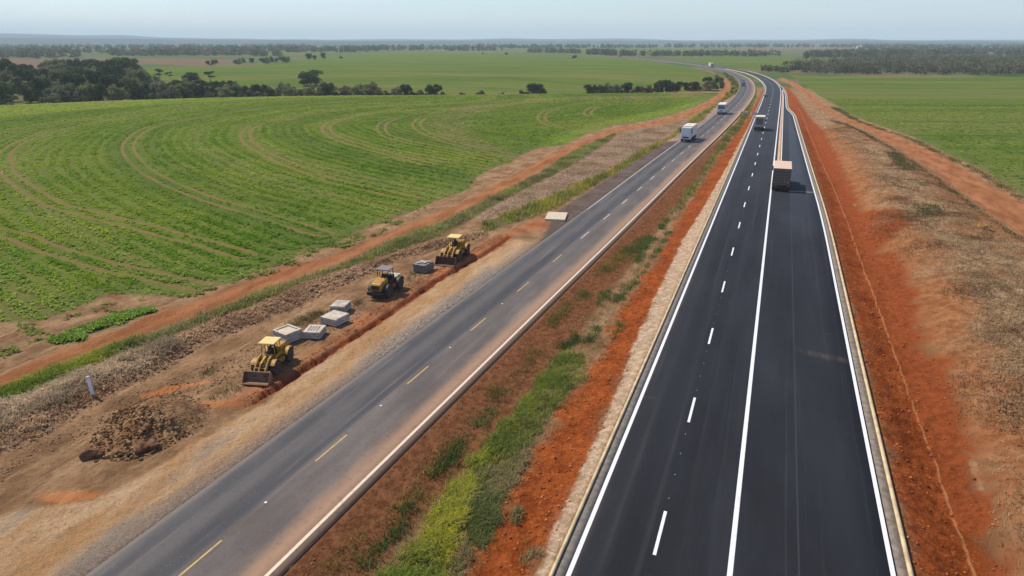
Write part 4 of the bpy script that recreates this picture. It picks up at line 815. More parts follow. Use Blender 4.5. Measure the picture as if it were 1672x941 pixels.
wood('treeline', [(-100, 88), (130, 89), (270, 86.5), (270, 84), (-100, 85)], 190, 11., 'hazy treeline below the left hills', 1.6, 26)
wood('treeline', [(265, 85), (420, 86), (560, 87), (640, 84), (560, 82), (265, 82)], 260, 11., 'long hazy treeline left of centre before the hills', 1.8, 24)
wood('treeline', [(560, 83.5), (740, 83), (760, 81), (560, 80)], 150, 11., 'thin hazy treeline at centre before the hills', 2., 20)
wood('treeline', [(730, 84), (820, 83.6), (820, 82.4), (735, 82.6)], 40, 9., 'short dark treeline above the two tiny lone trees', 1.4, 26)
wood('treeline', [(860, 86.5), (950, 88), (950, 86), (860, 84.8)], 60, 9., 'dark treeline at the far end of the far field', 1.3, 26)
wood('treeline', [(955, 89.5), (1035, 93), (1040, 91), (1000, 88.5), (960, 87.5)], 70, 9., 'dark treeline beside the vanishing highway', 1.2, 28)
wood('treeline', [(1042, 92.6), (1150, 93), (1270, 93), (1270, 91.4), (1150, 90.5), (1050, 90.8)], 120, 8.5, 'dark treeline behind the small field right of the highway curve', 1.2, 28)
wood('treeline', [(740, 80), (1060, 79), (1100, 77.5), (760, 77.5)], 190, 11., 'blue treeline across the middle distance', 2.4, 18)
wood('treeline', [(1080, 78.5), (1200, 78.5), (1500, 78), (1500, 76.4), (1100, 76.6)], 200, 11., 'blue treeline right of the highway near the horizon', 2.6, 18)
wood('treeline', [(-100, 79.5), (200, 79.5), (500, 79), (500, 77.4), (-100, 77.8)], 220, 11., 'pale blue treeline at the foot of the left hills', 2.6, 18)
wood('scrubland', [(-100, 128), (40, 122), (110, 113), (200, 105), (230, 108), (215, 113), (150, 116), (40, 128), (-100, 142)], 130, 3., 'low dark scrub on the brown rise above the wood', .55, 30)
wood('treeline', [(1176, 146), (1182, 143), (1179, 134), (1170, 127), (1168, 129), (1175, 136), (1176, 142)], 24, 2.2, 'low hedge inside the bend of the dirt track', .45, 30)
wood('treeline', [(1245, 117.5), (1290, 120), (1286, 118.5), (1245, 116)], 20, 5., 'low bushes behind the road curve', .6, 30)
wood('shrubbery', [(1180, 119), (1196, 128), (1204, 140), (1204, 150), (1180, 164), (1190, 152), (1197, 142), (1190, 130)], 46, 1.5, 'yellow green bushes between the dirt track and the old road bend', .3, 30, (.10, .12, .03), (.2, .19, .05), .0)

# ------------------------------------------------------------------ hills on the horizon
HP = [(-900, 52), (-300, 53), (0, 54.6), (100, 57), (144, 58.5), (194, 57), (220, 58), (241, 61), (301, 62), (360, 63.5), (398, 62.5), (429, 65), (500, 64), (536, 66), (540, 65), (647, 64), (748, 65), (817, 63), (900, 64), (991, 63), (1043, 63), (1098, 66), (1137, 66), (1230, 65), (1300, 65.6), (1379, 63.3), (1415, 63.3), (1450, 66), (1672, 65), (2000, 62), (2600, 60)]
HP2 = [(-900, 60), (0, 62), (200, 63), (420, 66), (560, 67), (800, 66.5), (1000, 67), (1200, 68), (1400, 66.5), (1672, 68), (2600, 65)]
def ridge(name, prof, r0, rc, r1, label):
    ax = np.linspace(-1100, 2800, 500); d = Fv[None]+Rv[None]*((ax-CX)/f_)[:, None]+Uv[None]*((CY-YH)/f_); az = np.arctan2(d[:, 0], d[:, 1])
    X = np.array(prof, float); top = np.interp(ax, X[:, 0], X[:, 1]); k = np.exp(-.5*(np.arange(-6, 7)/2.2)**2); k /= k.sum(); top = np.convolve(np.pad(top, 6, mode='edge'), k, 'valid')
    den = np.hypot(d[:, 0], d[:, 1]); zc = CAMZ+rc*(YH-top)/f_/den*np.cos(pit)*1.0
    rs = np.concatenate([np.linspace(r0, rc, 14), np.linspace(rc, r1, 8)[1:]]); V = []
    for r in rs:
        t = (r-r0)/(rc-r0) if r <= rc else 1-(r-rc)/(r1-rc)
        w = sm(np.array([t]), 0, 1)[0]; nz = (fbm(np.sin(az)*r/700+50, np.cos(az)*r/700+50, 5)-.5)*60*w*(1-w)*4*.6
        V.append(np.stack([np.sin(az)*r, np.cos(az)*r, -2+(zc+2)*w+nz], 1))
    V = np.vstack(V); n = len(ax); ii = (np.arange(len(rs)-1)[:, None]*n+np.arange(n-1)[None]).ravel()
    return tag(np_mesh(name, V, [np.stack([ii, ii+1, ii+n+1, ii+n], 1)], M['hill'], smooth=True), kind='structure')
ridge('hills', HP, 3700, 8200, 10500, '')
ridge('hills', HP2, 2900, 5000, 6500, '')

# ------------------------------------------------------------------ machines
def wheel(parent, x, y, r, w, name='wheel', hub='rim'):
    s = 1 if x > 0 else -1; t = MB(); p = [(-w/2, r*.62), (-w/2, r*.9), (-w*.36, r), (w*.36, r), (w/2, r*.9), (w/2, r*.62)]
    wh = t.lathe(p, x, y, r, 32, .05).build(name, 'rubber', parent)
    h = MB(); h.lathe([(-w*.3, r*.3), (-w*.38, r*.6), (w*.38, r*.6), (w*.3, r*.3)] if True else p, x, y, r, 24)
    h.lathe([(s*w*.3, r*.3), (s*w*.46, r*.22), (s*w*.5, r*.05)], x, y, r, 16); h.build('rim', hub, wh)
    return wh
def cab(root, y0, y1, z0, z1, hw, roofmat, post='frame'):
    c = MB(); w = .07
    for sx in (-1, 1):
        c.bar((sx*hw, y0, z0), (sx*(hw-.06), y0+.08, z1), w, w); c.bar((sx*hw, y1, z0), (sx*(hw-.06), y1-.12, z1), w, w); c.bar((sx*hw, (y0+y1)/2-.1, z0), (sx*(hw-.06), (y0+y1)/2-.1, z1), w*.8, w*.8)
        c.box(sx*hw-.035, sx*hw+.035, y0, y1, z0-.02, z0+.28)
    c.box(-hw, hw, y0-.03, y0+.03, z0, z0+.3); c.box(-hw, hw, y1-.03, y1+.03, z0, z0+.3); c.box(-hw, hw, y0, y1, z0-.06, z0)
    cb = c.build('cab', post, root)
    MB().box(-hw-.12, hw+.12, y0-.12, y1+.18, z1, z1+.11).build('cab_roof', roofmat, root, .03)
    g = MB(); e = .02
    g.add([(-hw+.06, y1-.03, z0+.3), (hw-.06, y1-.03, z0+.3), (hw-.1, y1-.11, z1), (-hw+.1, y1-.11, z1)], [(0, 1, 2, 3)]); g.add([(-hw+.06, y1-.05, z0+.3), (hw-.06, y1-.05, z0+.3), (hw-.1, y1-.13, z1), (-hw+.1, y1-.13, z1)], [(3, 2, 1, 0)])
    s = MB(); s.box(-.28, .28, y0+.25, y0+.75, z0+.02, z0+.45); s.box(-.28, .28, y0+.2, y0+.36, z0+.45, z0+1.0); s.build('seat', 'seat', cb, .04)
    k = MB(); k.tube((0, y1-.35, z0), (0, y1-.5, z0+.75), .035, .035, 8); k.tube((0, y1-.52, z0+.72), (0, y1-.5, z0+.78), .2, .2, 14); k.build('steering_column', 'frame', cb)
    MB().box(-.4, .4, y1-.3, y1-.1, z0, z0+.55).build('dashboard', 'seat', cb, .03)
    return cb
def loader(name, loc, rz, label, bucketmat='bucket', roof='yellowroof', dirt=1., sc=1., lipmat='rust', bz=0., group='yellow machines along the trench'):
    t = empty(name, loc, rz, label, 'wheel loader', group); t.scale = (sc,)*3
    for y in (1.35, -1.35):
        for x in (-.9, .9): wheel(t, x, y, .68, .48)
    # rear engine body
    MB().prism([(-2.35, .75), (-2.45, 1.0), (-2.35, 1.55), (-1.9, 1.78), (-.45, 1.86), (-.45, .75)], -.58, .58).build('engine_hood', 'yellowpaint', t, .05)
    MB().box(-.72, .72, -2.55, -2.2, .55, 1.02).build('counterweight', 'yellowpaint', t, .05)
    MB().box(-.5, .5, -2.475, -2.4, 1.1, 1.5).build('rear_grille', 'grille', t)
    f = MB()
    for s in (-1, 1):
        pr = [(-1.35+math.cos(a)*.86, .68+math.sin(a)*.80) for a in np.linspace(.15*math.pi, .92*math.pi, 9)]; pr += [(-1.35+math.cos(a)*.78, .68+math.sin(a)*.73) for a in np.linspace(.92*math.pi, .15*math.pi, 9)]
        f = MB().prism(pr, s*.60, s*1.14); f.build('fender', 'yellowpaint', t)
        pr = [(1.35+math.cos(a)*.84, .68+math.sin(a)*.76) for a in np.linspace(.2*math.pi, .9*math.pi, 9)]; pr += [(1.35+math.cos(a)*.78, .68+math.sin(a)*.71) for a in np.linspace(.9*math.pi, .2*math.pi, 9)]
        MB().prism(pr, s*.66, s*1.12).build('fender', 'yellowpaint', t)
        MB().box(s*.62, s*.98, -.52, .42, .62, .98).build('side_tank', 'yellowpaint', t, .04)
    MB().box(-.48, .48, -2.2, .5, .5, .9).build('rear_chassis', 'frame', t, .03)
    MB().box(-.42, .42, .45, 2.0, .5, 1.02).build('front_chassis', 'frame', t, .03)
    MB().prism([(.55, 1.02), (.65, 1.62), (1.0, 1.7), (1.35, 1.35), (1.5, 1.02)], -.42, .42).build('arm_tower', 'yellowpaint', t, .03)
    MB().tube((.42, -1.2, 1.8), (.42, -1.2, 2.55), .06, .06, 10).build('exhaust_pipe', 'frame', t)
    cab(t, -.55, .72, 1.16, 2.62, .64, roof, 'yellowpaint')
    for s in (-1, 1):
        a = MB(); a.prism([(.85, 1.62), (.95, 1.76), (1.7, 1.62), (2.55, .92+bz), (2.95, .50+bz), (2.80, .36+bz), (2.3, .72+bz), (1.55, 1.36)], s*.44, s*.58)
        a.build('lift_arm', 'yellowpaint', t, .015)
        c = MB(); c.tube((s*.3, .9, .95), (s*.42, 1.7, 1.25), .07, .07, 10); c.tube((s*.42, 1.7, 1.25), (s*.5, 2.2, 1.05+bz), .04, .04, 8); c.build('lift_cylinder', 'chrome', t)
        MB().tube((s*.56, .74, 2.42), (s*.56, .83, 2.42), .07, .07, 10).build('work_lamp', 'lamp', t)
    z = MB(); z.bar((0, 1.15, 1.6), (0, 2.3, 1.32+bz), .16, .16); z.bar((0, 2.25, 1.4+bz), (0, 2.75, .85+bz), .14, .12); z.tube((-.5, 2.35, .98+bz), (.5, 2.35, .98+bz), .08, .08, 10); z.build('tilt_link', 'yellowpaint', t)
    # bucket: curved shell, two cheeks and a cutting lip
    arc = [(3.62, .08), (3.0, .06), (2.80, .18), (2.70, .42), (2.72, .72), (2.86, .96), (3.02, 1.02)]
    inn = [(3.05, .98), (2.90, .90), (2.78, .70), (2.76, .43), (2.85, .23), (3.02, .11), (3.62, .11)]
    b = MB().prism([(y, zz+bz) for y, zz in arc+inn], -1.18, 1.18).build('bucket', bucketmat, t)
    for s in (-1, 1): MB().prism([(y, zz+bz) for y, zz in arc], s*1.18, s*1.22).build('bucket_cheek', bucketmat, b)
    MB().box(-1.22, 1.22, 3.55, 3.78, .055+bz, .118+bz).build('cutting_edge', lipmat, b)
    return t
def W(px, py): x, y = P(px, py); z = H1(x, y); return P(px, py, z)
def heading(a, b):
    d = np.array(b)-np.array(a); return math.atan2(-d[0], d[1])
def place(px, py): x, y = W(px, py); return (x, y, H1(x, y)+.0)
# front-facing loader at the left, rear-facing machine in the middle, third one beyond
a, b = W(462, 590), W(437, 613); l1 = loader('wheel_loader', place(447, 599), heading(W(462, 588), W(440, 611)), 'dusty yellow wheel loader with pale yellow roof and wide grey bucket, beside the earth mound', sc=.76)
l3 = loader('wheel_loader', place(744, 421), heading(W(765, 416), W(744, 433)), 'yellow wheel loader with brown bucket, farthest of the three machines', 'darkbucket', sc=.88, lipmat='darkbucket')
def tractor(loc, rz):
    t = empty('wheel_loader', loc, rz, 'yellow machine with dark grey cab roof and black grille between slab and plank stacks', 'wheel loader', 'yellow machines along the trench')
    t.scale = (.82,)*3
    for y in (1.5, -1.35):
        for x in (-.92, .92): wheel(t, x, y, .70, .52)
    MB().prism([(-2.5, .95), (-2.55, 1.1), (-2.45, 1.72), (-2.2, 1.84), (-.55, 2.02), (-.55, .95)], -.6, .6).build('engine_hood', 'yellowpaint', t, .06)
    MB().box(-.43, .43, -2.575, -2.47, 1.14, 1.62).build('rear_grille', 'grille', t, .01)
    MB().box(-.95, .95, -2.75, -2.3, .55, .92).build('rear_bumper', 'frame', t, .04)
    MB().box(-.5, .5, -2.3, 2.3, .5, .95).build('chassis', 'frame', t, .03)
    cab(t, -.6, .7, 1.3, 2.75, .68, 'greyroof')
    for s in (-1, 1):
        pr = [(-1.35+math.cos(q)*.86, .7+math.sin(q)*.80) for q in np.linspace(.1*math.pi, .9*math.pi, 9)]; pr += [(-1.35+math.cos(q)*.79, .7+math.sin(q)*.74) for q in np.linspace(.9*math.pi, .1*math.pi, 9)]
        MB().prism(pr, s*.62, s*1.12).build('fender', 'frame', t)
        pr = [(1.5+math.cos(q)*.86, .7+math.sin(q)*.80) for q in np.linspace(.1*math.pi, .85*math.pi, 9)]; pr += [(1.5+math.cos(q)*.79, .7+math.sin(q)*.74) for q in np.linspace(.85*math.pi, .1*math.pi, 9)]
        MB().prism(pr, s*.66, s*1.16).build('fender', 'frame', t)
        MB().box(s*.6, s*.95, -.4, .55, .7, 1.1).build('step_box', 'rust', t, .03)
    MB().box(-.62, .62, .85, 2.35, .95, 1.45).build('front_body', 'rust', t, .04)
    MB().box(-.7, .7, .9, 2.4, 1.45, 1.53).build('front_deck', 'slabtop', t, .02)
    MB().box(-.45, .45, .75, 1.3, 1.53, 1.8).build('valve_box', 'frame', t, .03)
    MB().tube((.4, -1., 1.95), (.4, -1., 2.5), .05, .05, 10).build('exhaust_pipe', 'frame', t)
    MB().tube((-.3, 2.35, .85), (-.3, 2.75, .7), .08, .08, 8).build('tow_hook', 'frame', t)
    return t
l2 = tractor(place(631, 478), heading(W(615, 489), W(640, 471)))
# concrete stacks: base corners seen in the photograph give each stack its place, size and turn
def stack(name, fl, fr, br, top_px, n, label, mat, topmat, cat, group, gap=.02, jitter=.02, battens=True):
    A_, B_, C_ = W(*fl), W(*fr), W(*br); ex = B_-A_; ey = C_-B_; w = np.linalg.norm(ex); d = np.linalg.norm(ey); cen = (A_+C_)/2; ang = math.atan2(ex[1], ex[0])
    Z = np.array([B_[0], B_[1], -CAMZ])@Fv; h = 1.25*(fr[1]-top_px)*Z/f_/math.cos(pit+math.atan((fr[1]-CY)/f_))
    t = empty(name, (cen[0], cen[1], H1(*cen)), ang, label, cat, group); rng = random.Random(int(fl[0]))
    z = 0.
    if battens:
        b = MB()
        for s in (-.32, .32): b.box(s*w-.05, s*w+.05, -d/2*.98, d/2*.98, -.06, .07)
        b.build('batten', 'plank', t); z = .072
    th = (h-z)/n
    for k in range(n):
        jx, jy = rng.uniform(-jitter, jitter), rng.uniform(-jitter, jitter)
        MB().box(-w/2+jx, w/2+jx, -d/2+jy, d/2+jy, z, z+th-gap).build('slab' if cat != 'plank stack' else 'plank', topmat if k == n-1 else mat, t, .015); z += th
    return t, w, d, h
SG = 'concrete slab stacks beside the trench'
s1 = stack('slab_stack', (534.5, 512), (558, 513.5), (579, 504), 504, 6, 'grey concrete slab stack farthest along the row, nearest the dark roofed machine', 'slab', 'slabtop', 'slab stack', SG)
s2 = stack('slab_stack', (525, 530.5), (550, 536), (569.6, 525), 526, 3, 'low pale concrete slab stack, second along the row from the dark roofed machine', 'slab', 'slabtop', 'slab stack', SG)
s3 = stack('slab_stack', (490, 553), (518, 555.6), (538, 543), 546, 3, 'low concrete stack with slots in its top, touching the sand topped one', 'slab', 'slabtop', 'slab stack', SG)
s4 = stack('slab_stack', (450, 556), (472, 564), (491, 552), 552, 4, 'concrete stack with sandy hollow top right behind the left loader', 'slab', 'slab', 'slab stack', SG)
# details on the tops
t, w, d, h = s4
MB().box(-w*.36, w*.36, -d*.36, d*.36, h-.03, h+.012).build('sand_fill', 'culvert', t)
for q in ((-w/2, w/2, -d/2, -d*.38), (-w/2, w/2, d*.38, d/2), (-w/2, -w*.38, -d*.38, d*.38), (w*.38, w/2, -d*.38, d*.38)): MB().box(*q, h-.025, h+.09).build('rim_curb', 'slabtop', t, .01)
t, w, d, h = s3
for k in range(4): MB().box(-w*.3+k*w*.17, -w*.3+k*w*.17+.09, -d*.3, d*.28, h-.02, h+.004).build('slot', 'plank', t)
t, w, d, h = s1
for k in range(5): MB().box(-w/2, w/2, -d/2+d*k/5+.02, -d/2+d*(k+1)/5-.02, h-.02, h+.03).build('top_plank', 'slabtop', t, .01)
t, w, d, h = stack('plank_stack', (674, 445), (695, 447.5), (709, 439), 437, 7, 'dark weathered plank stack in front of the farthest loader', 'plank', 'plank', 'plank stack', None, .025, .07)
tp = MB(); tp.bar((-w*.3, -d*.3, h+.05), (w*.35, d*.3, h+.05), .25, .06); tp.bar((-w*.35, d*.2, h+.05), (w*.3, -d*.15, h+.08), .2, .05); tp.build('loose_board', 'slab', t)
cv, w, d, h = stack('culvert_slab', (884, 361), (917, 362), (932, 351), 359, 1, 'flat sandy concrete cover slab at the end of the trench beside the old road', 'slab', 'culvert', 'concrete slab', None, 0, 0, False)
MB().box(-w*.45, w*.45, -d*.45, d*.45, -.4, .1).build('base', 'slab', cv)

# ------------------------------------------------------------------ earth mound, boulders, rubble
mp = PP([(132, 752), (150, 712), (185, 675), (235, 650), (290, 640), (340, 655), (348, 672), (330, 700), (280, 728), (235, 748), (180, 756)])
c0 = mp.mean(0); g = []; n_ = 90
lo, hi = mp.min(0)-1, mp.max(0)+1; xs = np.linspace(lo[0], hi[0], n_); ys = np.linspace(lo[1], hi[1], n_); XX, YY = np.meshgrid(xs, ys); q = np.stack([XX.ravel(), YY.ravel()], 1)
sd = sdf(q, mp, 5); far_end = P(290, 668); near_end = P(190, 720)
t_ = sm(((q-near_end)@(far_end-near_end))/((far_end-near_end)@(far_end-near_end)), -.3, 1.)
def mound_h(q):
    sd = sdf(q, mp, 5); t_ = sm(((q-near_end)@(far_end-near_end))/((far_end-near_end)@(far_end-near_end)), -.4, 1.)
    return (.18+.82*t_)*sm(sd, -.15, 2.6)*(.78+.45*fbm(q[:, 0]*.9, q[:, 1]*.9, 71))+sm(sd, 0, .4)*.28*(fbm(q[:, 0]*2.6, q[:, 1]*2.6, 72)-.35)
mz = hgt(q)-.12+mound_h(q)*(sd > -.2)
ii = (np.arange(n_-1)[:, None]*n_+np.arange(n_-1)[None]).ravel(); qd = np.stack([ii, ii+1, ii+n_+1, ii+n_], 1); qd = qd[(sd[qd] > -.35).all(1)]
u, inv = np.unique(qd, return_inverse=True)
tag(np_mesh('earth_mound', np.column_stack([q, mz])[u], [inv.reshape(-1, 4)], M['spoil'], smooth=True), 'heap of dark brown clay and broken rock beside the left loader', 'earth mound')
p = in_poly([mp], 2000); hz = mound_h(p)
p_ = p; n = len(p); s = .02+.17*RNG.uniform(0, 1, n)**3; s *= np.where(((p-near_end)@(far_end-near_end)) > .62*((far_end-near_end)@(far_end-near_end)), .45, 1.)
_old = hgt
def lift(p): return np.column_stack([p, _old(p)+(mound_h(p) if len(p) == n else 0)])
stones('mound_rubble', p, s, jit(mixc(RNG.uniform(0, 1, n)**1.6, (.12, .066, .031), (.32, .195, .10)), .3), 'clod', 'broken brown rock fragments over the earth mound', 'rubble')
def boulder(px, py, r, label, seed):
    x, y = P(px, py); z = H1(x, y)+float(mound_h(np.array([[x, y]]))[0]); bm = bmesh.new(); bmesh.ops.create_icosphere(bm, subdivisions=4, radius=1); rng = np.random.default_rng(seed); pl = rng.normal(size=(14, 3)); pl /= np.linalg.norm(pl, axis=1)[:, None]; dd = rng.uniform(.72, .95, 14)
    for v in bm.verts:
        p = np.array(v.co)
        for a, d in zip(pl, dd):
            k = p@a-d
            if k > 0: p = p-a*k*.85
        p = p*(1+.05*(math.sin(p[0]*9+seed)+math.sin(p[1]*11)*.7+math.sin(p[2]*8)))*np.array([1.25, .95, .8])*r; v.co = p
    me = bpy.data.meshes.new('boulder'); bm.to_mesh(me); bm.free(); me.materials.append(M['boulder'])
    for f in me.polygons: f.use_smooth = True
    o = bpy.data.objects.new('boulder', me); COL.objects.link(o); o.location = (x, y, z+r*.35); o.rotation_euler = (0, 0, seed); tag(o, label, 'boulder', 'boulders on the earth mound')
boulder(146, 746, .42, 'red brown boulder at the low left tip of the earth mound', 1)
boulder(230, 735, .40, 'large rounded brown boulder at the front of the earth mound', 2)
boulder(250, 730, .33, 'brown boulder right behind the large rounded one on the mound', 3)
boulder(162, 744, .25, 'small brown boulder next to the left tip boulder', 4)
boulder(243, 712, .26, 'angular dark boulder halfway up the front of the mound', 5)

# ------------------------------------------------------------------ marker post, hose, yellow shrub
x, y = W(151.5, 645); t = empty('marker_post', (x, y, H1(x, y)), .3, 'white plastic marker post leaning slightly at the left verge edge', 'post'); t.rotation_euler = (.0, -.035, .3)
MB().tube((0, 0, -.3), (0, 0, 1.32), .105, .105, 20).build('pole', 'post', t); MB().tube((0, 0, 1.32), (0, 0, 1.38), .115, .10, 20).build('cap', 'postcap', t); MB().tube((0, 0, .02), (0, 0, .12), .109, .109, 20).build('band', 'postcap', t)
x, y = P(1605, 386); rng = np.random.default_rng(5); r_ = empty('yellow_shrub', (x, y, H1(x, y)), 0, 'small orange yellow shrub on the dry bank at the right', 'shrub')
V, F, T = leaf_cloud(np.array([(0, 0, .35), (.4, .1, .3), (-.35, .2, .25)]), np.array([(.5, .4, .35)]*3), 160, .09, np.array([(.62, .36, .04)]*3), rng); np_mesh('foliage', V, F, M['leaf'], cols=T, parent=r_)
sb = MB(); [sb.tube((0, 0, -.05), (dx, .1, .45), .02, .01, 5) for dx in (-.3, 0, .35)]; sb.build('stem', 'bark', r_)

# ------------------------------------------------------------------ trucks
def truck(name, loc, rz, label, cat, L, Wd, Hh, side, roof, rear, front, cabL=1.7, cabH=2.5, screen='glass', group='trucks on the two carriageways', rearstyle='doors'):
    """local +Y forward, origin at the ground under the rear axle end"""
    t = empty(name, loc, rz, label, cat, group); w = Wd/2; zb = .95
    MB().box(-w, w, 0, L-cabL-.25, zb, Hh).build('cargo_box', side, t, .03)
    rf = MB(); rf.box(-w-.02, w+.02, -.02, L-cabL-.22, Hh+.002, Hh+.07)
    rf.build('roof', roof, t, .02)
    ribs = MB()
    for k in range(1, int((L-cabL)/1.0)): ribs.box(-w, w, k*1.0-.03, k*1.0+.03, Hh+.07, Hh+.095)
    ribs.box(-.03, .03, .05, L-cabL-.3, Hh+.07, Hh+.1); ribs.build('roof_rib', roof, t)
    if rearstyle == 'doors':
        for s in (-1, 1):
            dn = MB().box(min(s*.03, s*(w-.06)), max(s*.03, s*(w-.06)), -.06, -.003, zb+.08, Hh-.1).build('rear_door', rear, t, .01)
            ld = MB()
            for k in range(5): ld.box(min(s*.1, s*(w-.13)), max(s*.1, s*(w-.13)), -.075, -.06, zb+.25+k*.42, zb+.3+k*.42)
            ld.build('door_batten', 'frame', dn)
        MB().tube((.5, -.1, zb+.1), (.5, -.1, Hh-.2), .025, .025, 6).build('lock_bar', 'chrome', t)
        for s in (-1, 1): MB().box(s*(w-.055), s*(w+.012), -.07, .06, zb, Hh+.0).build('corner_post', side, t)
        MB().box(w-.45, w-.2, -.09, -.06, zb+.42, zb+.62).build('reflector_plate', 'amber', t)
    else:
        MB().box(-w+.02, w-.02, -.05, -.003, zb+.05, Hh-.06).build('rear_door', 'truckgrey', t, .01)
        MB().box(-w*.72, w*.72, -.07, -.05, zb+.55, Hh-.35).build('rear_window', 'truckdark', t, .01)
    ch = MB(); ch.box(-.42, .42, .1, L-.3, .55, .92); ch.build('chassis', 'frame', t)
    bp = MB(); bp.box(-w*.92, w*.92, -.12, .0, .48, .66); bp.box(-w*.85, -w*.78, -.1, .2, .5, .95); bp.box(w*.78, w*.85, -.1, .2, .5, .95); bp.build('rear_bumper', 'frame', t, .02)
    for s in (-1, 1):
        MB().box(s*w*.88-.14, s*w*.88+.14, -.10, -.02, .7, .9).build('tail_lamp', 'redlamp', t)
        MB().box(s*.95-.22, s*.95+.22, .25, .3, .3, .85).build('mud_flap', 'frame', t)
        wheel(t, s*(w-.28), 1.1, .5, .5, hub='frame'); wheel(t, s*(w-.2), L-1.3, .5, .32, hub='frame')
    if L > 6.5:
        for s in (-1, 1): wheel(t, s*(w-.28), 2.25, .5, .5, hub='frame')
    y0 = L-cabL; cb = MB().prism([(y0-.15, .6), (y0-.15, cabH), (L-.32, cabH), (L-.05, cabH*.62), (L, .6)], -w*.94, w*.94).build('cab', front, t, .05)
    ws = MB(); zt, zm = cabH-.12, cabH*.62
    yt, ym = L-.32+.04, L-.05+.012
    ws.add([(-w*.86, ym, zm), (w*.86, ym, zm), (w*.82, yt, zt), (-w*.82, yt, zt), (-w*.86, ym-.03, zm), (w*.86, ym-.03, zm), (w*.82, yt-.03, zt), (-w*.82, yt-.03, zt)], [(0, 1, 2, 3), (7, 6, 5, 4), (0, 4, 5, 1), (1, 5, 6, 2), (2, 6, 7, 3), (3, 7, 4, 0)]).build('windscreen', screen, cb)
    MB().box(-w*.6, w*.6, L-.01, L+.03, .95, 1.25).build('grille', 'grille', cb); MB().box(-w*.95, w*.95, L-.05, L+.1, .42, .72).build('front_bumper', 'frame', cb, .03)
    for s in (-1, 1):
        MB().box(s*w*.75-.15, s*w*.75+.15, L+.0, L+.05, .8, 1.0).build('headlamp', 'lamp', cb)
        MB().box(s*w*.945-.012, s*w*.945+.012, y0+.35, L-.5, cabH*.62, cabH-.2).build('side_window', 'glass', cb)
        MB().box(s*(w+.1)-.08, s*(w+.1)+.08, L-.35, L-.28, cabH*.62, cabH-.25).build('mirror', 'frame', cb)
    return t
def road_dir(X, y): return math.atan2(-(fx(X, y+4)-fx(X, y-4)), 8)
truck('box_truck', (1.74, 109.6, .03), 0., 'tan roofed box truck with dark rear doors on the new road, nearest to the camera', 'truck', 9.3, 2.5, 3.42, 'truckside', 'trucktan', 'truckdark', 'truckwhite', 1.9, 2.6)
truck('box_truck', (-3.95, 186., .03), 0., 'grey box truck with cream roof driving away on the new road', 'truck', 6.4, 2.25, 3.4, 'truckgrey', 'trucktop', 'truckgrey', 'truckwhite', 1.7, 2.4, rearstyle='panel')
def facing(X, off, y, L):
    a = road_dir(X, y+L); c = offs(X, off); x = np.interp(y+L, c[:, 1], c[:, 0]); return (x, y+L, .03), a+math.pi
lc, rz = facing(OR_R, -5.35, 158.2, 8.2)
truck('box_truck', lc, rz, 'white box truck with cream roof coming down the old road', 'truck', 8.2, 2.25, 3.3, 'truckwhite', 'trucktop', 'truckgrey', 'truckwhite', 1.8, 3.2, screen='paleglass')
lc, rz = facing(OR_R, -5.2, 224., 6.6)
def bus(loc, rz):
    t = empty('minibus', loc, rz, 'small white minibus with wide dark windscreen coming down the old road', 'minibus'); w = 1.15; L = 6.6; Hh = 3.1
    MB().prism([(0, .5), (0, Hh-.1), (.15, Hh), (L-.55, Hh), (L-.3, Hh-.15), (L-.02, 1.3), (L, .5)], -w, w).build('body', 'truckwhite', t, .06)
    MB().box(-w+.05, w-.05, .1, L-.6, Hh+.002, Hh+.06).build('roof', 'trucktop', t, .02)
    MB().prism([(L-.33, Hh-.3), (L-.1, 1.65), (L-.04, 1.63), (L-.27, Hh-.28)], -w*.9, w*.9).build('windscreen', 'midglass', t)
    for s in (-1, 1):
        for k in range(4): MB().box(s*w-.012, s*w+.012, .5+k*1.35, .5+k*1.35+1.15, 1.7, 2.6).build('side_window', 'glass', t)
        MB().box(s*w*.72-.16, s*w*.72+.16, L-.02, L+.04, .85, 1.05).build('headlamp', 'lamp', t)
        wheel(t, s*(w-.2), 1.4, .45, .3, hub='frame'); wheel(t, s*(w-.2), L-1.3, .45, .3, hub='frame')
    MB().box(-w*.95, w*.95, L-.02, L+.1, .42, .7).build('front_bumper', 'frame', t, .03); MB().box(-.5, .5, L-.01, L+.03, 1.0, 1.25).build('grille', 'grille', t)
bus(lc, rz)
def car(loc, rz, label, mat, group=None):
    t = empty('car', loc, rz, label, 'car', group); w = .88
    MB().prism([(-2.15, .35), (-2.2, .85), (-2.05, 1.0), (1.0, .98), (2.05, .8), (2.15, .35)], -w, w).build('body', mat, t, .07)
    c = MB().prism([(-1.7, .99), (-1.25, 1.45), (.15, 1.47), (.95, .985)], -w*.86, w*.86).build('cabin', 'glass', t, .04)
    MB().box(-w*.74, w*.74, -1.2, .12, 1.46, 1.5).build('roof', mat, t, .02)
    for s in (-1, 1):
        wheel(t, s*.76, -1.35, .33, .22, hub='silver'); wheel(t, s*.76, 1.3, .33, .22, hub='silver'); MB().box(s*.62-.16, s*.62+.16, 2.08, 2.16, .62, .74).build('headlamp', 'lamp', t); MB().box(s*.66-.12, s*.66+.12, -2.2, -2.16, .7, .82).build('tail_lamp', 'redlamp', t)
    return t
CG = 'cars on the far bend'
lc, rz = facing(OR_R, -5.3, 372, 0); car(lc, rz, 'dark car on the old road bend, nearer of two', 'carpaint', CG)
lc, rz = facing(OR_R, -5.0, 402, 0); car(lc, rz, 'grey car on the old road bend, farther of two', 'silver', CG)
def on(X, off, y): c = offs(X, off); return (np.interp(y, c[:, 1], c[:, 0]), y, .03)
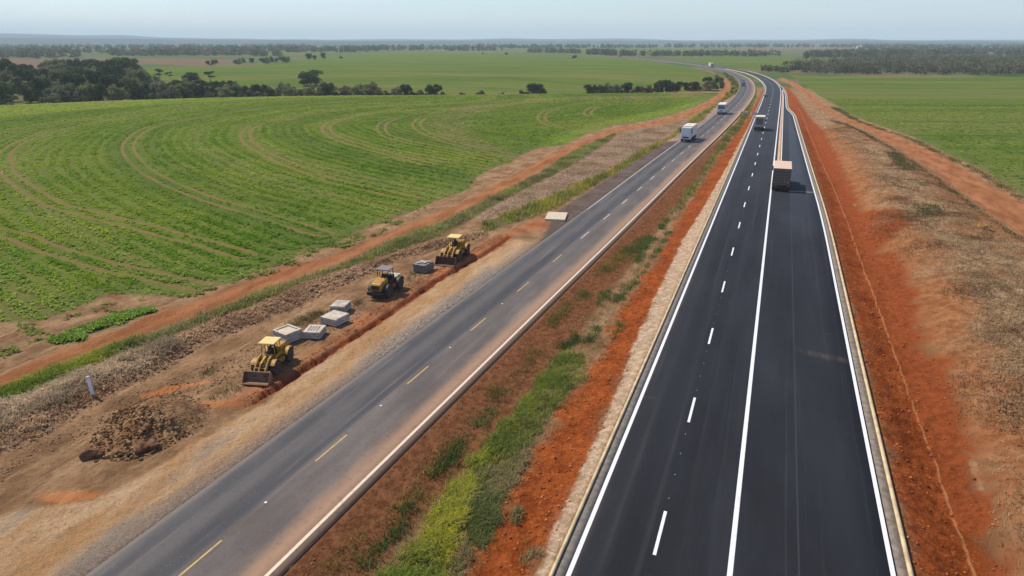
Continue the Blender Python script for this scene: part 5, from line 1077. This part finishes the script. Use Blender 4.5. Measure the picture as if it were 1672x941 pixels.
lc = on(OR_R, -2., 630); t5 = truck('box_truck', lc, road_dir(OR_R, 640)+math.pi, 'distant white topped lorry where the two roads merge', 'truck', 8.5, 2.6, 3.7, 'truckwhite', 'truckwhite', 'truckgrey', 'truckwhite', 1.8, 2.6)
lc = on(OR_R, -5., 655); car(lc, road_dir(OR_R, 655)+math.pi, 'distant white car beside the white topped lorry', 'truckwhite')
lc = on(OR_R, -3., 985); truck('box_truck', lc, road_dir(OR_R, 985)+math.pi, 'far off reddish brown lorry where the highway vanishes', 'truck', 8.5, 2.6, 3.9, 'truckside', 'truckside', 'truckgrey', 'truckside', 1.8, 2.6)
# site clutter in the median
x, y = P(1234, 187); t = empty('pipe_bundle', (x, y, H1(x, y)), .3, 'dark bundle of pipes lying in the narrow median behind the grey truck', 'pipe bundle')
for k, (dx, dz) in enumerate(((-.5, .22), (0, .22), (.5, .22), (-.25, .62), (.25, .62))): MB().tube((dx, -2.2, dz), (dx, 2.2, dz), .24, .24, 12).build('pipe', 'pipeblue', t)
MB().box(-.8, .8, 2.3, 2.9, 0, .5).build('pale_chock', 'slabtop', t, .03)
x, y = P(1214, 184.5); t = empty('concrete_block', (x, y, H1(x, y)), .5, 'pale concrete blocks laid beside the old road edge line', 'concrete block')
MB().box(-1.4, 1.4, -.6, .6, -.1, .4).build('block', 'slabtop', t, .04); MB().box(-.9, .5, -.4, .4, .402, .62).build('top_block', 'slab', t, .03)
t = empty('clay_block_pallet', (-5.2, 303, .03), .1, 'small pallet of red clay blocks at the left edge of the new road', 'pallet')
MB().box(-.75, .75, -.9, .9, .0, .14).build('pallet', 'plank', t); MB().box(-.7, .7, -.85, .85, .142, .95).build('block_pile', 'brick', t, .02)
# far farm sheds
for i, (a, b, w_, l_) in enumerate(((158, 115.5, 8, 14), (572, 79.5, 9, 26), (1405, 79, 10, 26), (1440, 101, 8, 20))):
    x, y = P(a, b); t = empty('farm_shed', (x, y, H1(x, y)), .3+i, ['small pale shed at the edge of the left wood', 'long pale shed far off before the centre left hills', 'long pale shed far off at the right horizon', 'low pale shed inside the grey right woodland'][i], 'shed')
    h_ = 3. if i in (0, 3) else 4.5
    MB().box(-w_/2, w_/2, -l_/2, l_/2, -.5, h_).build('wall', 'wall', t); MB().prism([(-w_/2-.5, h_+.01), (0, h_+w_*.22), (w_/2+.5, h_+.01)], -l_/2-.5, l_/2+.5).build('roof', 'wall', t).rotation_euler = (0, 0, math.pi/2)
    MB().box(-1.6, 1.6, -l_/2-.06, -l_/2+.02, -.4, h_*.75).build('door', 'clayroof', t)

for pr in PROTO+[SPREAD, ROUND, OPEN]:
    for ch in list(pr.children): bpy.data.objects.remove(ch)
    bpy.data.objects.remove(pr)

# ------------------------------------------------------------------ air, sky and sun
az_v = np.array([-3.03, .57]); az_v /= np.linalg.norm(az_v); el = math.radians(54)
sd_ = Vector((az_v[0]*math.cos(el), az_v[1]*math.cos(el), math.sin(el)))
sun = bpy.data.lights.new('sun', 'SUN'); sun.energy = 4.6; sun.angle = math.radians(.6); sun.color = (1., .90, .76)
so_ = bpy.data.objects.new('sun', sun); COL.objects.link(so_); so_.rotation_euler = sd_.to_track_quat('Z', 'Y').to_euler()
w = bpy.data.worlds.new('World'); SC.world = w; w.use_nodes = True; nt = w.node_tree; nt.nodes.clear()
sk = nt.nodes.new('ShaderNodeTexSky'); sk.sky_type = 'NISHITA'; sk.sun_disc = False; sk.sun_elevation = el; sk.sun_rotation = math.atan2(az_v[0], az_v[1])
sk.air_density = 1.0; sk.dust_density = .35; sk.ozone_density = 3.5; sk.altitude = 200
bg = nt.nodes.new('ShaderNodeBackground'); bg.inputs[1].default_value = .124; ow = nt.nodes.new('ShaderNodeOutputWorld'); tc = nt.nodes.new('ShaderNodeTexCoord'); mp = nt.nodes.new('ShaderNodeMapping'); mp.inputs['Scale'].default_value = (2., 2., 16.); nz = nt.nodes.new('ShaderNodeTexNoise'); nz.inputs['Scale'].default_value = 1.6; nz.inputs['Detail'].default_value = 5
nt.links.new(tc.outputs['Generated'], mp.inputs[0]); nt.links.new(mp.outputs[0], nz.inputs['Vector'])
mr = nt.nodes.new('ShaderNodeMapRange'); mr.inputs[1].default_value = .42; mr.inputs[2].default_value = .75; mr.inputs[3].default_value = 0; mr.inputs[4].default_value = .35; nt.links.new(nz.outputs['Fac'], mr.inputs[0])
mxs = nt.nodes.new('ShaderNodeMix'); mxs.data_type = 'RGBA'; mxs.inputs[7].default_value = (5.6, 6.3, 7., 1); nt.links.new(mr.outputs[0], mxs.inputs[0]); nt.links.new(sk.outputs[0], mxs.inputs[6]); tn = nt.nodes.new('ShaderNodeMix'); tn.data_type = 'RGBA'; tn.blend_type = 'MULTIPLY'; tn.inputs[0].default_value = 1; tn.inputs[7].default_value = (.955, .965, 1.06, 1); nt.links.new(mxs.outputs[2], tn.inputs[6]); nt.links.new(tn.outputs[2], bg.inputs[0]); nt.links.new(bg.outputs[0], ow.inputs[0])
hz_top = 225.
hm = NT('haze_air'); hm.n.remove(hm.n[0]) if False else None
pv = hm.new('ShaderNodeVolumePrincipled'); pv.inputs['Density'].default_value = 1.6e-4; pv.inputs['Color'].default_value = (.78, .93, 1., 1); pv.inputs['Anisotropy'].default_value = .0
hm.t.links.new(pv.outputs[0], hm.out.inputs['Volume'])
hb = MB().box(-15500, 15500, -15500, 15500, -8, hz_top).build('haze', hm.m); tag(hb, kind='stuff', label='thin blue haze over the whole plain', cat='haze')
SC.cycles.volume_bounces = 2; SC.cycles.max_bounces = 6; SC.cycles.diffuse_bounces = 3; SC.cycles.transparent_max_bounces = 8
SC.cycles.use_denoising = True
vs = SC.view_settings; vs.view_transform = 'Standard'; vs.look = 'None'; vs.exposure = .20; vs.gamma = 1; vs.use_curve_mapping = False
